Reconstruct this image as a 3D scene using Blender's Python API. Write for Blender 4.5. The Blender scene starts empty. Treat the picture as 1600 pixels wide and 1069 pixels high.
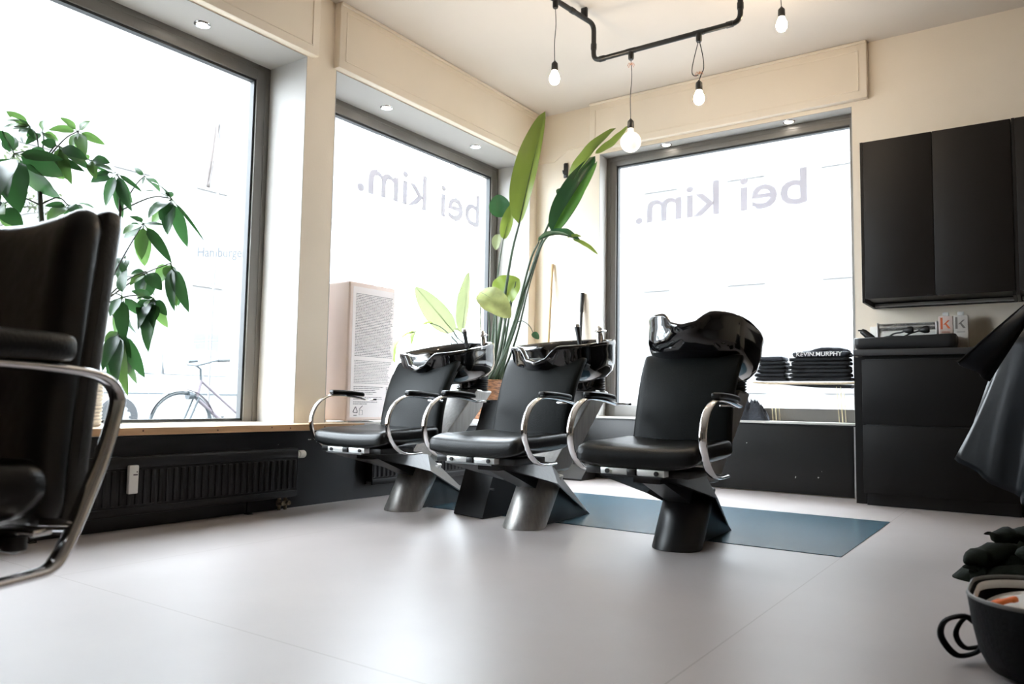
import bpy, bmesh, math, random
from mathutils import Vector, Matrix, Euler, noise
V = Vector
PI = math.pi
R = math.radians
random.seed(7)
scene = bpy.context.scene
col = scene.collection

# ------------------------------------------------------------------ camera
CAM = V((0, 0, 0.60))
FPX = 1205.8
yaw, pitch, roll = R(-34.75), R(4.311), R(0.939)
Fv = V((math.sin(yaw)*math.cos(pitch), math.cos(yaw)*math.cos(pitch), math.sin(pitch)))
r0 = V((math.cos(yaw), -math.sin(yaw), 0))
u0 = r0.cross(Fv)
Rv = r0*math.cos(roll) + u0*math.sin(roll)
Uv = -r0*math.sin(roll) + u0*math.cos(roll)
cam_data = bpy.data.cameras.new('camera')
cam = bpy.data.objects.new('camera', cam_data)
col.objects.link(cam)
cam_data.sensor_width = 36
cam_data.lens = FPX/1600*36
cam_data.clip_start = 0.05
cam_data.dof.use_dof = True
cam_data.dof.focus_distance = 3.9
cam_data.dof.aperture_fstop = 4.0
m = Matrix((Rv, Uv, -Fv)).transposed().to_4x4()
m.translation = CAM
cam.matrix_world = m
scene.camera = cam

# ------------------------------------------------------------------ light
SKY = 9.0
w = bpy.data.worlds.new('overcast_sky')
scene.world = w
w.use_nodes = True
bg = w.node_tree.nodes['Background']
bg.inputs[0].default_value = (0.84, 0.93, 1.0, 1)
bg.inputs[1].default_value = SKY
vs = scene.view_settings
vs.view_transform = 'Standard'
vs.look = 'None'
vs.exposure = 1.42
vs.gamma = 1.0
vs.use_curve_mapping = False
scene.cycles.max_bounces = 12
scene.cycles.diffuse_bounces = 6
scene.cycles.transparent_max_bounces = 16
scene.cycles.sample_clamp_indirect = 8.0
scene.cycles.use_denoising = True


def ray(px, py):
    return Fv + Rv*((px-800)/FPX) - Uv*((py-534.5)/FPX)


def at(px, py, depth):
    return CAM + ray(px, py)*depth


def on(px, py, axis, val):
    d = ray(px, py)
    return CAM + d*((val-CAM[axis])/d[axis])


# ------------------------------------------------------------------ materials
def mat(name, base, rough=0.5, metal=0.0, spec=0.5, var=0.0, vscale=8.0, bump=0.0, bscale=60.0, coat=0.0, stretch=None, emit=None, estr=0):
    m = bpy.data.materials.new(name)
    m.use_nodes = True
    nt = m.node_tree
    b = nt.nodes['Principled BSDF']
    b.inputs['Base Color'].default_value = (*base, 1)
    b.inputs['Roughness'].default_value = rough
    b.inputs['Metallic'].default_value = metal
    b.inputs['Specular IOR Level'].default_value = spec
    b.inputs['Coat Weight'].default_value = coat
    b.inputs['Coat Roughness'].default_value = 0.05
    if emit:
        b.inputs['Emission Color'].default_value = (*emit, 1)
        b.inputs['Emission Strength'].default_value = estr
    tc = nt.nodes.new('ShaderNodeTexCoord')
    mp = nt.nodes.new('ShaderNodeMapping')
    nt.links.new(tc.outputs['Object'], mp.inputs[0])
    if stretch:
        mp.inputs['Scale'].default_value = stretch
    if var > 0:
        n = nt.nodes.new('ShaderNodeTexNoise')
        n.inputs['Scale'].default_value = vscale
        n.inputs['Detail'].default_value = 5
        nt.links.new(mp.outputs[0], n.inputs['Vector'])
        r = nt.nodes.new('ShaderNodeValToRGB')
        r.color_ramp.elements[0].position = 0.3
        r.color_ramp.elements[1].position = 0.7
        r.color_ramp.elements[0].color = (*[max(0, c*(1-var)) for c in base], 1)
        r.color_ramp.elements[1].color = (*[min(1, c*(1+var)) for c in base], 1)
        nt.links.new(n.outputs['Fac'], r.inputs[0])
        nt.links.new(r.outputs[0], b.inputs['Base Color'])
    if bump > 0:
        n2 = nt.nodes.new('ShaderNodeTexNoise')
        n2.inputs['Scale'].default_value = bscale
        n2.inputs['Detail'].default_value = 3
        nt.links.new(mp.outputs[0], n2.inputs['Vector'])
        bp = nt.nodes.new('ShaderNodeBump')
        bp.inputs['Strength'].default_value = bump
        bp.inputs['Distance'].default_value = 0.01
        nt.links.new(n2.outputs['Fac'], bp.inputs['Height'])
        nt.links.new(bp.outputs[0], b.inputs['Normal'])
    return m


def leaf_mat(name, base, trans, tmix=0.45, rough=0.35, var=0.35, vscale=9):
    m = mat(name, base, rough, var=var, vscale=vscale)
    nt = m.node_tree
    b = nt.nodes['Principled BSDF']
    out = nt.nodes['Material Output']
    t = nt.nodes.new('ShaderNodeBsdfTranslucent')
    t.inputs[0].default_value = (*trans, 1)
    mx = nt.nodes.new('ShaderNodeMixShader')
    mx.inputs[0].default_value = tmix
    nt.links.new(b.outputs[0], mx.inputs[1])
    nt.links.new(t.outputs[0], mx.inputs[2])
    nt.links.new(mx.outputs[0], out.inputs[0])
    return m


def glass_mat(name, tint=(1, 1, 1), f=0.07):
    m = bpy.data.materials.new(name)
    m.use_nodes = True
    nt = m.node_tree
    nt.nodes.remove(nt.nodes['Principled BSDF'])
    out = nt.nodes['Material Output']
    t = nt.nodes.new('ShaderNodeBsdfTransparent')
    t.inputs[0].default_value = (*tint, 1)
    g = nt.nodes.new('ShaderNodeBsdfGlossy')
    g.inputs['Roughness'].default_value = 0.0
    lw = nt.nodes.new('ShaderNodeLayerWeight')
    lw.inputs[0].default_value = 0.5
    pw = nt.nodes.new('ShaderNodeMath'); pw.operation = 'POWER'; pw.inputs[1].default_value = 4.0
    nt.links.new(lw.outputs['Facing'], pw.inputs[0])
    fr = nt.nodes.new('ShaderNodeMath'); fr.operation = 'MULTIPLY_ADD'
    fr.inputs[1].default_value = 0.5; fr.inputs[2].default_value = 0.035
    nt.links.new(pw.outputs[0], fr.inputs[0])
    mx = nt.nodes.new('ShaderNodeMixShader')
    nt.links.new(fr.outputs[0], mx.inputs[0])
    nt.links.new(t.outputs[0], mx.inputs[1])
    nt.links.new(g.outputs[0], mx.inputs[2])
    nt.links.new(mx.outputs[0], out.inputs[0])
    return m


def vinyl_mat(name, c):
    m = bpy.data.materials.new(name)
    m.use_nodes = True
    nt = m.node_tree
    nt.nodes.remove(nt.nodes['Principled BSDF'])
    out = nt.nodes['Material Output']
    t = nt.nodes.new('ShaderNodeBsdfTranslucent')
    t.inputs[0].default_value = (*c, 1)
    d = nt.nodes.new('ShaderNodeBsdfDiffuse')
    d.inputs[0].default_value = (*c, 1)
    a = nt.nodes.new('ShaderNodeAddShader')
    nt.links.new(t.outputs[0], a.inputs[0])
    nt.links.new(d.outputs[0], a.inputs[1])
    nt.links.new(a.outputs[0], out.inputs[0])
    return m


M = {}
M['cream'] = mat('cream_wall_paint', (0.85, 0.755, 0.63), 0.75, var=0.03, vscale=1.5, bump=0.08, bscale=90)
M['bounce_wall'] = mat('bounce_tone_wall_paint', (0.46, 0.45, 0.40), 0.7, var=0.05)  # unseen front wall; paint tone made up for its reflections and bounce light
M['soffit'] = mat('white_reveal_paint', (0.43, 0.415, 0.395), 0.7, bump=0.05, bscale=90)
M['ceiling'] = mat('ceiling_paint', (0.72, 0.655, 0.59), 0.85, var=0.03, vscale=1.2)
M['frame'] = mat('grey_aluminium_frame', (0.185, 0.175, 0.162), 0.42, 0.2, var=0.06, vscale=3)
M['gasket'] = mat('black_rubber_gasket', (0.015, 0.018, 0.02), 0.5)
M['glass'] = glass_mat('window_glass')
M['letter'] = vinyl_mat('pale_window_vinyl', (0.250, 0.242, 0.252))
M['wood'] = mat('pine_board', (0.62, 0.38, 0.20), 0.5, var=0.18, vscale=6, stretch=(6, 0.6, 6))
M['wood_top'] = mat('pale_pine_top', (0.74, 0.60, 0.43), 0.4, var=0.10, vscale=6, stretch=(6, 0.6, 6))
M['knot'] = mat('pine_knot', (0.13, 0.06, 0.03), 0.6)
M['black_steel'] = mat('black_painted_steel', (0.004, 0.0045, 0.0055), 0.4)
M['radiator'] = mat('black_radiator_enamel', (0.006, 0.006, 0.0075), 0.4, spec=0.35)
M['leather'] = mat('black_leather', (0.0025, 0.0032, 0.0036), 0.31, spec=0.30, bump=0.12, bscale=180)
M['leather_back'] = mat('teal_sheen_black_leather', (0.0028, 0.0042, 0.0042), 0.46, spec=0.16, bump=0.12, bscale=180)  # backrest copy of the leather: teal sheen put into its base colour, gloss cut
M['leather_side'] = mat('grey_black_leather', (0.016, 0.0155, 0.015), 0.4, spec=0.5, bump=0.15, bscale=120)
M['leather_soft'] = mat('creased_black_leather', (0.003, 0.003, 0.0034), 0.30, spec=0.45, bump=0.8, bscale=7)
M['chrome'] = mat('polished_chrome', (0.80, 0.80, 0.81), 0.09, 1.0, bump=0.02, bscale=40)
M['steel'] = mat('brushed_steel', (0.33, 0.315, 0.30), 0.42, 0.75, var=0.12, vscale=5, stretch=(14, 14, 1.2))
M['steel_plate'] = mat('satin_steel_plate', (0.13, 0.13, 0.132), 0.38, 0.6, var=0.08, vscale=5, stretch=(1.2, 14, 14))
M['ceramic'] = mat('glossy_black_ceramic', (0.006, 0.007, 0.009), 0.08, spec=0.6, coat=0.6)
M['rubber'] = mat('black_rubber', (0.012, 0.012, 0.013), 0.5)
M['plastic'] = mat('black_plastic', (0.013, 0.013, 0.014), 0.42)
M['white_plastic'] = mat('white_plastic', (0.78, 0.76, 0.72), 0.4)
M['white_metal'] = mat('zinc_bracket', (0.78, 0.78, 0.77), 0.35, 0.4)
M['brass'] = mat('brass_wire', (0.70, 0.60, 0.36), 0.3, 0.6)
M['old_brass'] = mat('tarnished_brass', (0.20, 0.16, 0.11), 0.4, 0.8, var=0.5, vscale=60)
M['cabinet'] = mat('matt_anthracite_laminate', (0.0085, 0.0065, 0.0055), 0.5, spec=0.3, var=0.05)
M['cabinet_low'] = mat('matt_black_laminate', (0.0035, 0.003, 0.003), 0.5, spec=0.25)
M['worktop'] = mat('dark_grey_worktop', (0.022, 0.020, 0.020), 0.45, spec=0.3)
M['alu'] = mat('aluminium_strip', (0.5, 0.49, 0.48), 0.35, 0.7)
M['ledge'] = mat('pale_stone_ledge', (0.62, 0.61, 0.59), 0.3)
M['shirt'] = mat('black_cotton', (0.006, 0.007, 0.010), 0.85, bump=0.3, bscale=70, var=0.25, vscale=14)
M['shirt_grey'] = mat('faded_black_cotton', (0.022, 0.025, 0.034), 0.8, bump=0.3, bscale=60, var=0.3, vscale=18)
M['print'] = mat('white_shirt_print', (0.75, 0.75, 0.75), 0.7)
M['cape'] = mat('black_cape_nylon', (0.004, 0.006, 0.009), 0.42, spec=0.25, bump=0.25, bscale=12, var=0.2, vscale=6)
M['khaki'] = mat('dark_green_cotton', (0.0035, 0.0058, 0.003), 0.9, spec=0.15, bump=0.3, bscale=40, var=0.35, vscale=9)
M['grey_cloth'] = mat('charcoal_cotton', (0.007, 0.0075, 0.0075), 0.85, spec=0.2, bump=0.3, bscale=40, var=0.2, vscale=12)
M['bag'] = mat('navy_black_bag_fabric', (0.0025, 0.004, 0.006), 0.6, spec=0.2, bump=0.15, bscale=120)
M['zip'] = mat('grey_zip_tape', (0.17, 0.17, 0.17), 0.5, 0.3)
M['white_cloth'] = mat('white_cloth', (0.72, 0.70, 0.68), 0.85, bump=0.3, bscale=20, var=0.1)
M['orange'] = mat('orange_fabric', (0.80, 0.17, 0.03), 0.7)
M['box_pink'] = mat('pale_pink_card', (0.90, 0.75, 0.69), 0.45)
M['box_white'] = mat('pale_label', (0.93, 0.86, 0.85), 0.5)
M['ink'] = mat('dark_print', (0.11, 0.09, 0.10), 0.7)
M['bottle_pink'] = mat('blush_bottle_plastic', (0.78, 0.62, 0.55), 0.4)
M['bottle_grey'] = mat('warm_grey_bottle_plastic', (0.58, 0.53, 0.48), 0.4)
M['k_orange'] = mat('orange_ink', (0.80, 0.17, 0.06), 0.5)
M['k_grey'] = mat('grey_ink', (0.20, 0.17, 0.15), 0.5)
M['foil'] = mat('silver_foil', (0.75, 0.73, 0.70), 0.25, 0.8)
M['wicker'] = mat('brown_wicker', (0.20, 0.085, 0.035), 0.6, var=0.85, vscale=26, stretch=(1, 1, 6), bump=0.6, bscale=40)
M['rope'] = mat('white_rope', (0.72, 0.68, 0.62), 0.8, var=0.12, vscale=40, bump=0.5, bscale=80)
M['soil'] = mat('dark_soil', (0.02, 0.014, 0.01), 0.95)
M['leaf_dark'] = leaf_mat('umbrella_tree_leaf', (0.014, 0.042, 0.019), (0.035, 0.105, 0.030), 0.38, 0.3)
M['leaf_light'] = leaf_mat('young_umbrella_tree_leaf', (0.05, 0.12, 0.03), (0.10, 0.20, 0.05), 0.45, 0.35)
M['strel'] = leaf_mat('strelitzia_leaf', (0.12, 0.18, 0.032), (0.25, 0.32, 0.055), 0.45, 0.35, 0.2, 5)
M['strel_dark'] = leaf_mat('dark_strelitzia_leaf', (0.018, 0.06, 0.032), (0.05, 0.14, 0.04), 0.30, 0.3, 0.25, 5)
M['strel_bright'] = leaf_mat('bright_green_strelitzia_leaf', (0.06, 0.17, 0.03), (0.14, 0.30, 0.05), 0.4, 0.3, 0.25, 6)
M['strel_pale'] = leaf_mat('pale_strelitzia_leaf', (0.25, 0.29, 0.13), (0.23, 0.26, 0.135), 0.5, 0.4, 0.15, 5)
M['strel_yellow'] = leaf_mat('yellowing_strelitzia_leaf', (0.28, 0.32, 0.12), (0.22, 0.22, 0.08), 0.45, 0.4, 0.5, 12)
M['stalk'] = mat('green_stalk', (0.022, 0.042, 0.018), 0.45, var=0.25)
M['stem'] = mat('brown_green_stem', (0.035, 0.04, 0.025), 0.6, var=0.3)
M['broom_wood'] = mat('beech_handle', (0.60, 0.42, 0.22), 0.5, var=0.1)
M['pipe'] = mat('black_conduit', (0.012, 0.012, 0.012), 0.35)
M['wire'] = mat('copper_and_red_wire', (0.55, 0.22, 0.10), 0.5)
M['bulb'] = mat('lit_bulb', (0.9, 0.9, 0.9), 0.2, emit=(1.0, 0.80, 0.56), estr=60.0)
M['globe'] = mat('frosted_globe', (0.85, 0.83, 0.80), 0.12, emit=(1.0, 0.93, 0.84), estr=0.28)
M['spot'] = mat('downlight_lens', (0.9, 0.9, 0.9), 0.2, emit=(1.0, 0.93, 0.82), estr=10.0)
M['facade'] = mat('pale_render', (0.155, 0.152, 0.148), 0.9, var=0.05)
M['facade_win'] = mat('facade_window', (0.105, 0.108, 0.112), 0.2)
M['asphalt'] = mat('pale_paving', (0.15, 0.15, 0.15), 0.9, var=0.1)
M['tyre'] = mat('grey_tyre', (0.011, 0.013, 0.015), 0.7)
M['car'] = mat('white_car_paint', (0.11, 0.113, 0.116), 0.25, coat=0.5)
M['car_glass'] = mat('car_glass', (0.25, 0.28, 0.30), 0.1)
M['bike'] = mat('pale_lilac_frame', (0.085, 0.072, 0.085), 0.4)
M['bike_dark'] = mat('bicycle_grey_rubber', (0.016, 0.023, 0.027), 0.6)
M['bike_metal'] = mat('bicycle_alloy', (0.03, 0.038, 0.043), 0.5, 0.2)
M['sign'] = mat('white_enamel', (0.10, 0.10, 0.103), 0.3)
M['sign_ink'] = mat('blue_grey_ink', (0.012, 0.015, 0.02), 0.5)
M['banner'] = mat('beige_banner_cloth', (0.075, 0.066, 0.063), 0.8, var=0.25, vscale=5)
M['bark'] = mat('pale_bark', (0.04, 0.038, 0.034), 0.9, var=0.2)
M['tree_leaf'] = leaf_mat('spring_leaf', (0.055, 0.07, 0.035), (0.045, 0.055, 0.027), 0.5, 0.6)
M['lamp_post'] = mat('galvanised_post', (0.075, 0.085, 0.09), 0.5)
M['red'] = mat('red_card', (0.6, 0.03, 0.05), 0.5)


def floor_mat():
    m = mat('pale_vinyl_floor', (0.405, 0.365, 0.355), 0.38, spec=0.5, var=0.05, vscale=2.2, bump=0.02, bscale=25)
    nt = m.node_tree
    b = nt.nodes['Principled BSDF']
    src = b.inputs['Base Color'].links[0].from_socket
    tc = nt.nodes['Texture Coordinate']
    sx = nt.nodes.new('ShaderNodeSeparateXYZ')
    nt.links.new(tc.outputs['Object'], sx.inputs[0])
    acc = None
    for axis, v in (('X', -0.69), ('X', -2.69), ('X', 1.31), ('Y', 1.28), ('Y', -0.9)):
        a = nt.nodes.new('ShaderNodeMath'); a.operation = 'SUBTRACT'
        nt.links.new(sx.outputs[axis], a.inputs[0]); a.inputs[1].default_value = v
        c = nt.nodes.new('ShaderNodeMath'); c.operation = 'ABSOLUTE'
        nt.links.new(a.outputs[0], c.inputs[0])
        d = nt.nodes.new('ShaderNodeMath'); d.operation = 'LESS_THAN'
        nt.links.new(c.outputs[0], d.inputs[0]); d.inputs[1].default_value = 0.0018
        if acc is None:
            acc = d
        else:
            e = nt.nodes.new('ShaderNodeMath'); e.operation = 'MAXIMUM'
            nt.links.new(acc.outputs[0], e.inputs[0]); nt.links.new(d.outputs[0], e.inputs[1])
            acc = e
    mx = nt.nodes.new('ShaderNodeMix'); mx.data_type = 'RGBA'
    nt.links.new(acc.outputs[0], mx.inputs[0])
    nt.links.new(src, mx.inputs[6])
    mx.inputs[7].default_value = (0.30, 0.26, 0.24, 1)
    nt.links.new(mx.outputs[2], b.inputs['Base Color'])
    return m


M['floor'] = floor_mat()
M['mat_blue'] = mat('slate_blue_vinyl', (0.045, 0.092, 0.125), 0.27, spec=0.5, var=0.06, vscale=3)


def chipped(name, base, rough):
    m = mat(name, base, rough)
    nt = m.node_tree
    b = nt.nodes['Principled BSDF']
    tc = nt.nodes['Texture Coordinate']
    mp = nt.nodes['Mapping']
    n1 = nt.nodes.new('ShaderNodeTexNoise'); n1.inputs['Scale'].default_value = 2.2
    n2 = nt.nodes.new('ShaderNodeTexNoise'); n2.inputs['Scale'].default_value = 26; n2.inputs['Detail'].default_value = 1
    for n in (n1, n2):
        nt.links.new(mp.outputs[0], n.inputs['Vector'])
    a = nt.nodes.new('ShaderNodeMath'); a.operation = 'GREATER_THAN'; a.inputs[1].default_value = 0.56
    c = nt.nodes.new('ShaderNodeMath'); c.operation = 'GREATER_THAN'; c.inputs[1].default_value = 0.745
    nt.links.new(n1.outputs['Fac'], a.inputs[0]); nt.links.new(n2.outputs['Fac'], c.inputs[0])
    d = nt.nodes.new('ShaderNodeMath'); d.operation = 'MULTIPLY'
    nt.links.new(a.outputs[0], d.inputs[0]); nt.links.new(c.outputs[0], d.inputs[1])
    mx = nt.nodes.new('ShaderNodeMix'); mx.data_type = 'RGBA'
    nt.links.new(d.outputs[0], mx.inputs[0])
    mx.inputs[6].default_value = (*base, 1)
    mx.inputs[7].default_value = (0.55, 0.53, 0.5, 1)
    nt.links.new(mx.outputs[2], b.inputs['Base Color'])
    return m


M['dado'] = chipped('black_dado_paint', (0.003, 0.0042, 0.007), 0.42)
M['panel'] = chipped('chipped_black_panel', (0.005, 0.005, 0.0055), 0.45)


# ------------------------------------------------------------------ mesh helpers
class MB:
    def __init__(self):
        self.v = []; self.f = []; self.mi = []

    def add(self, verts, faces, mi=0):
        o = len(self.v)
        self.v += [tuple(p) for p in verts]
        self.f += [tuple(i+o for i in f) for f in faces]
        self.mi += [mi]*len(faces)
        return self

    def box(self, x0, x1, y0, y1, z0, z1, mi=0):
        vs = [(x0, y0, z0), (x1, y0, z0), (x1, y1, z0), (x0, y1, z0), (x0, y0, z1), (x1, y0, z1), (x1, y1, z1), (x0, y1, z1)]
        return self.add(vs, [(0, 3, 2, 1), (4, 5, 6, 7), (0, 1, 5, 4), (1, 2, 6, 5), (2, 3, 7, 6), (3, 0, 4, 7)], mi)

    def bbox(self, x0, x1, y0, y1, z0, z1, b=0.003, seg=2, mi=0):
        bm = bmesh.new()
        bmesh.ops.create_cube(bm, size=1)
        for v in bm.verts:
            v.co = V(((x0+x1)/2+v.co.x*(x1-x0), (y0+y1)/2+v.co.y*(y1-y0), (z0+z1)/2+v.co.z*(z1-z0)))
        bmesh.ops.bevel(bm, geom=bm.edges[:], offset=b, segments=seg, affect='EDGES', profile=0.5)
        return self.bm(bm, mi)

    def bm(self, bm, mi=0):
        bm.verts.index_update()
        self.add([v.co[:] for v in bm.verts], [[v.index for v in f.verts] for f in bm.faces], mi)
        bm.free()
        return self

    def hull(self, pts, mi=0):
        bm = bmesh.new()
        for p in pts:
            bm.verts.new(p)
        r = bmesh.ops.convex_hull(bm, input=bm.verts[:])
        lone = [v for v in bm.verts if not v.link_faces]
        for v in lone:
            bm.verts.remove(v)
        return self.bm(bm, mi)

    def rbox(self, c, s, r, n=12, fn=None, mi=0):
        """rounded box, dense grid, optional deform fn(Vector local -1..1 aware)"""
        bm = bmesh.new()
        bmesh.ops.create_cube(bm, size=2)
        bmesh.ops.subdivide_edges(bm, edges=bm.edges[:], cuts=n, use_grid_fill=True)
        hx, hy, hz = s[0]/2, s[1]/2, s[2]/2
        for v in bm.verts:
            q = [math.sin(t*PI/2) for t in v.co]
            p = V((q[0]*hx, q[1]*hy, q[2]*hz))
            rr = [min(r, h*0.999) for h in (hx, hy, hz)]
            cl = V([max(-(h-k), min(h-k, t)) for t, h, k in zip(p, (hx, hy, hz), rr)])
            d = V([(a-b)/k for a, b, k in zip(p, cl, rr)])
            if d.length > 1e-9:
                d = d.normalized() if d.length > 1 or True else d
                mxx = max(abs(t) for t in ((p-cl).x/rr[0], (p-cl).y/rr[1], (p-cl).z/rr[2]))
                d = d*min(1, mxx)
            p = cl + V([d[i]*rr[i] for i in range(3)])
            if fn:
                p = fn(p)
            v.co = p + V(c)
        return self.bm(bm, mi)

    def tube(self, pts, rad, n=10, mi=0, smooth=0, cap=True):
        pts = [V(p) for p in pts]
        if smooth:
            pts = catmull(pts, smooth)
        k = len(pts)
        rads = rad if isinstance(rad, (list, tuple)) else [rad]*k
        if len(rads) != k:
            rads = [rads[min(len(rads)-1, int(i/(k-1)*(len(rads)-1)+0.5))] if False else lerp_list(rads, i/(k-1)) for i in range(k)]
        t0 = (pts[1]-pts[0]).normalized()
        a = V((0, 0, 1)) if abs(t0.z) < 0.9 else V((1, 0, 0))
        nrm = t0.cross(a).normalized()
        vs = []
        for i, p in enumerate(pts):
            t = (pts[min(i+1, k-1)]-pts[max(i-1, 0)]).normalized()
            nrm = (nrm - t*nrm.dot(t)).normalized()
            b = t.cross(nrm)
            for j in range(n):
                an = 2*PI*j/n
                vs.append(p + (nrm*math.cos(an)+b*math.sin(an))*rads[i])
        fs = []
        for i in range(k-1):
            for j in range(n):
                j2 = (j+1) % n
                fs.append((i*n+j, i*n+j2, (i+1)*n+j2, (i+1)*n+j))
        if cap:
            fs.append(tuple(range(n-1, -1, -1)))
            fs.append(tuple((k-1)*n+j for j in range(n)))
        return self.add(vs, fs, mi)

    def sweep(self, pts, prof, side, mi=0, closed=False):
        """planar path, profile points (along side, along normal)"""
        side = V(side); k = len(pts); n = len(prof); vs = []
        for i in range(k):
            if closed:
                t = (pts[(i+1) % k]-pts[i-1]).normalized()
            else:
                t = (pts[min(i+1, k-1)]-pts[max(i-1, 0)]).normalized()
            nn = t.cross(side).normalized()
            for a, b in prof:
                vs.append(pts[i]+side*a+nn*b)
        fs = []
        for i in range(k if closed else k-1):
            i2 = (i+1) % k
            for j in range(n):
                j2 = (j+1) % n
                fs.append((i*n+j, i*n+j2, i2*n+j2, i2*n+j))
        if not closed:
            fs.append(tuple(range(n-1, -1, -1)))
            fs.append(tuple((k-1)*n+j for j in range(n)))
        return self.add(vs, fs, mi)

    def lathe(self, c, prof, n=24, axis=None, mi=0):
        c = V(c)
        q = V((0, 0, 1)).rotation_difference(V(axis)) if axis is not None else None
        vs = []; fs = []
        for r, z in prof:
            for j in range(n):
                p = V((r*math.cos(2*PI*j/n), r*math.sin(2*PI*j/n), z))
                if q:
                    p = q @ p
                vs.append(c+p)
        for i in range(len(prof)-1):
            for j in range(n):
                j2 = (j+1) % n
                fs.append((i*n+j, i*n+j2, (i+1)*n+j2, (i+1)*n+j))
        if prof[0][0] > 1e-6:
            fs.append(tuple(range(n-1, -1, -1)))
        if prof[-1][0] > 1e-6:
            fs.append(tuple((len(prof)-1)*n+j for j in range(n)))
        return self.add(vs, fs, mi)

    def prism(self, poly, axis, a0, a1, mi=0):
        """poly: 2-D points in the plane of the other two axes"""
        n = len(poly)
        def P(p, a):
            q = list(p); q.insert(axis, a); return q
        vs = [P(p, a0) for p in poly]+[P(p, a1) for p in poly]
        fs = [tuple(range(n)), tuple(range(2*n-1, n-1, -1))]+[(i, (i+1) % n, n+(i+1) % n, n+i) for i in range(n)]
        return self.add(vs, fs, mi)

    def grid(self, rows, mi=0, closed=False):
        nr = len(rows); nc = len(rows[0])
        vs = [p for r in rows for p in r]
        fs = []
        for i in range(nr-1):
            for j in range(nc if closed else nc-1):
                j2 = (j+1) % nc
                fs.append((i*nc+j, i*nc+j2, (i+1)*nc+j2, (i+1)*nc+j))
        return self.add(vs, fs, mi)

    def leaf(self, B, T, width, nrm, bend=0.15, fold=0.25, n=9, shape=1.0, mi=0, wav=0.0, lw=1.0, rw=1.0, ex=0.75):
        B = V(B); T = V(T); nrm = V(nrm)
        L = (T-B).length
        t = (T-B).normalized()
        nrm = (nrm-t*nrm.dot(t))
        nrm = nrm.normalized() if nrm.length > 1e-4 else t.orthogonal().normalized()
        s = t.cross(nrm)
        rows = []
        for i in range(n+1):
            u = i/n
            c = B+t*(L*u)+nrm*(bend*L*4*u*(1-u))
            wd = width*0.5*(max(0, math.sin(PI*min(1, u**(0.75*shape))))**ex)*(1.0 if u > 0 else 0)+0.0006
            row = []
            for a in (-1, -0.55, 0, 0.55, 1):
                k = lw if a < 0 else rw
                h = fold*abs(a)*wd + wav*wd*math.sin(u*17+a*3)*abs(a)
                row.append(c+s*(a*wd*k)+nrm*h)
            rows.append(row)
        return self.grid(rows, mi)

    def build(self, name, mats, parent=None, smooth=True, angle=40, loc=None, solid=None, bevel=None):
        me = bpy.data.meshes.new(name)
        me.from_pydata(self.v, [], self.f)
        if not isinstance(mats, (list, tuple)):
            mats = [mats]
        for mm in mats:
            me.materials.append(mm)
        for p, i in zip(me.polygons, self.mi):
            p.material_index = i
        bm = bmesh.new(); bm.from_mesh(me)
        bmesh.ops.recalc_face_normals(bm, faces=bm.faces[:])
        bm.to_mesh(me); bm.free()
        if smooth:
            for p in me.polygons:
                p.use_smooth = True
            me.set_sharp_from_angle(angle=R(angle))
        ob = bpy.data.objects.new(name, me)
        col.objects.link(ob)
        if parent:
            ob.parent = parent
        if loc is not None:
            ob.location = loc
        if bevel:
            b = ob.modifiers.new('bevel', 'BEVEL'); b.width = bevel; b.segments = 2; b.limit_method = 'ANGLE'
        if solid:
            sm = ob.modifiers.new('solid', 'SOLIDIFY'); sm.thickness = solid; sm.offset = 0
        return ob


def lerp_list(l, u):
    x = u*(len(l)-1); i = min(len(l)-2, int(x))
    return l[i]+(l[i+1]-l[i])*(x-i)


def catmull(pts, n):
    out = []
    P = [pts[0]*2-pts[1]]+list(pts)+[pts[-1]*2-pts[-2]]
    for i in range(1, len(P)-2):
        p0, p1, p2, p3 = P[i-1], P[i], P[i+1], P[i+2]
        for k in range(n):
            t = k/n
            out.append(0.5*((2*p1)+(p2-p0)*t+(2*p0-5*p1+4*p2-p3)*t*t+(3*p1-p0-3*p2+p3)*t**3))
    out.append(pts[-1])
    return out


def oval(a, b, n=12):
    return [(a*math.cos(2*PI*i/n), b*math.sin(2*PI*i/n)) for i in range(n)]


def tag(o, label=None, cat=None, group=None, kind=None):
    if label: o['label'] = label
    if cat: o['category'] = cat
    if group: o['group'] = group
    if kind: o['kind'] = kind
    return o


def thing(name, label, cat, loc=(0, 0, 0), rz=0, group=None, kind=None):
    o = bpy.data.objects.new(name, None)
    o.empty_display_size = 0.1
    col.objects.link(o)
    o.location = loc
    o.rotation_euler = (0, 0, rz)
    return tag(o, label, cat, group, kind)


def dup(root, loc, rz=0, label=None):
    r = root.copy(); col.objects.link(r)
    r.location = loc; r.rotation_euler = (0, 0, rz)
    if label: r['label'] = label
    for ch in list(root.children):
        c = ch.copy(); col.objects.link(c); c.parent = r
        for g in ch.children:
            d = g.copy(); col.objects.link(d); d.parent = c
    return r


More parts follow.
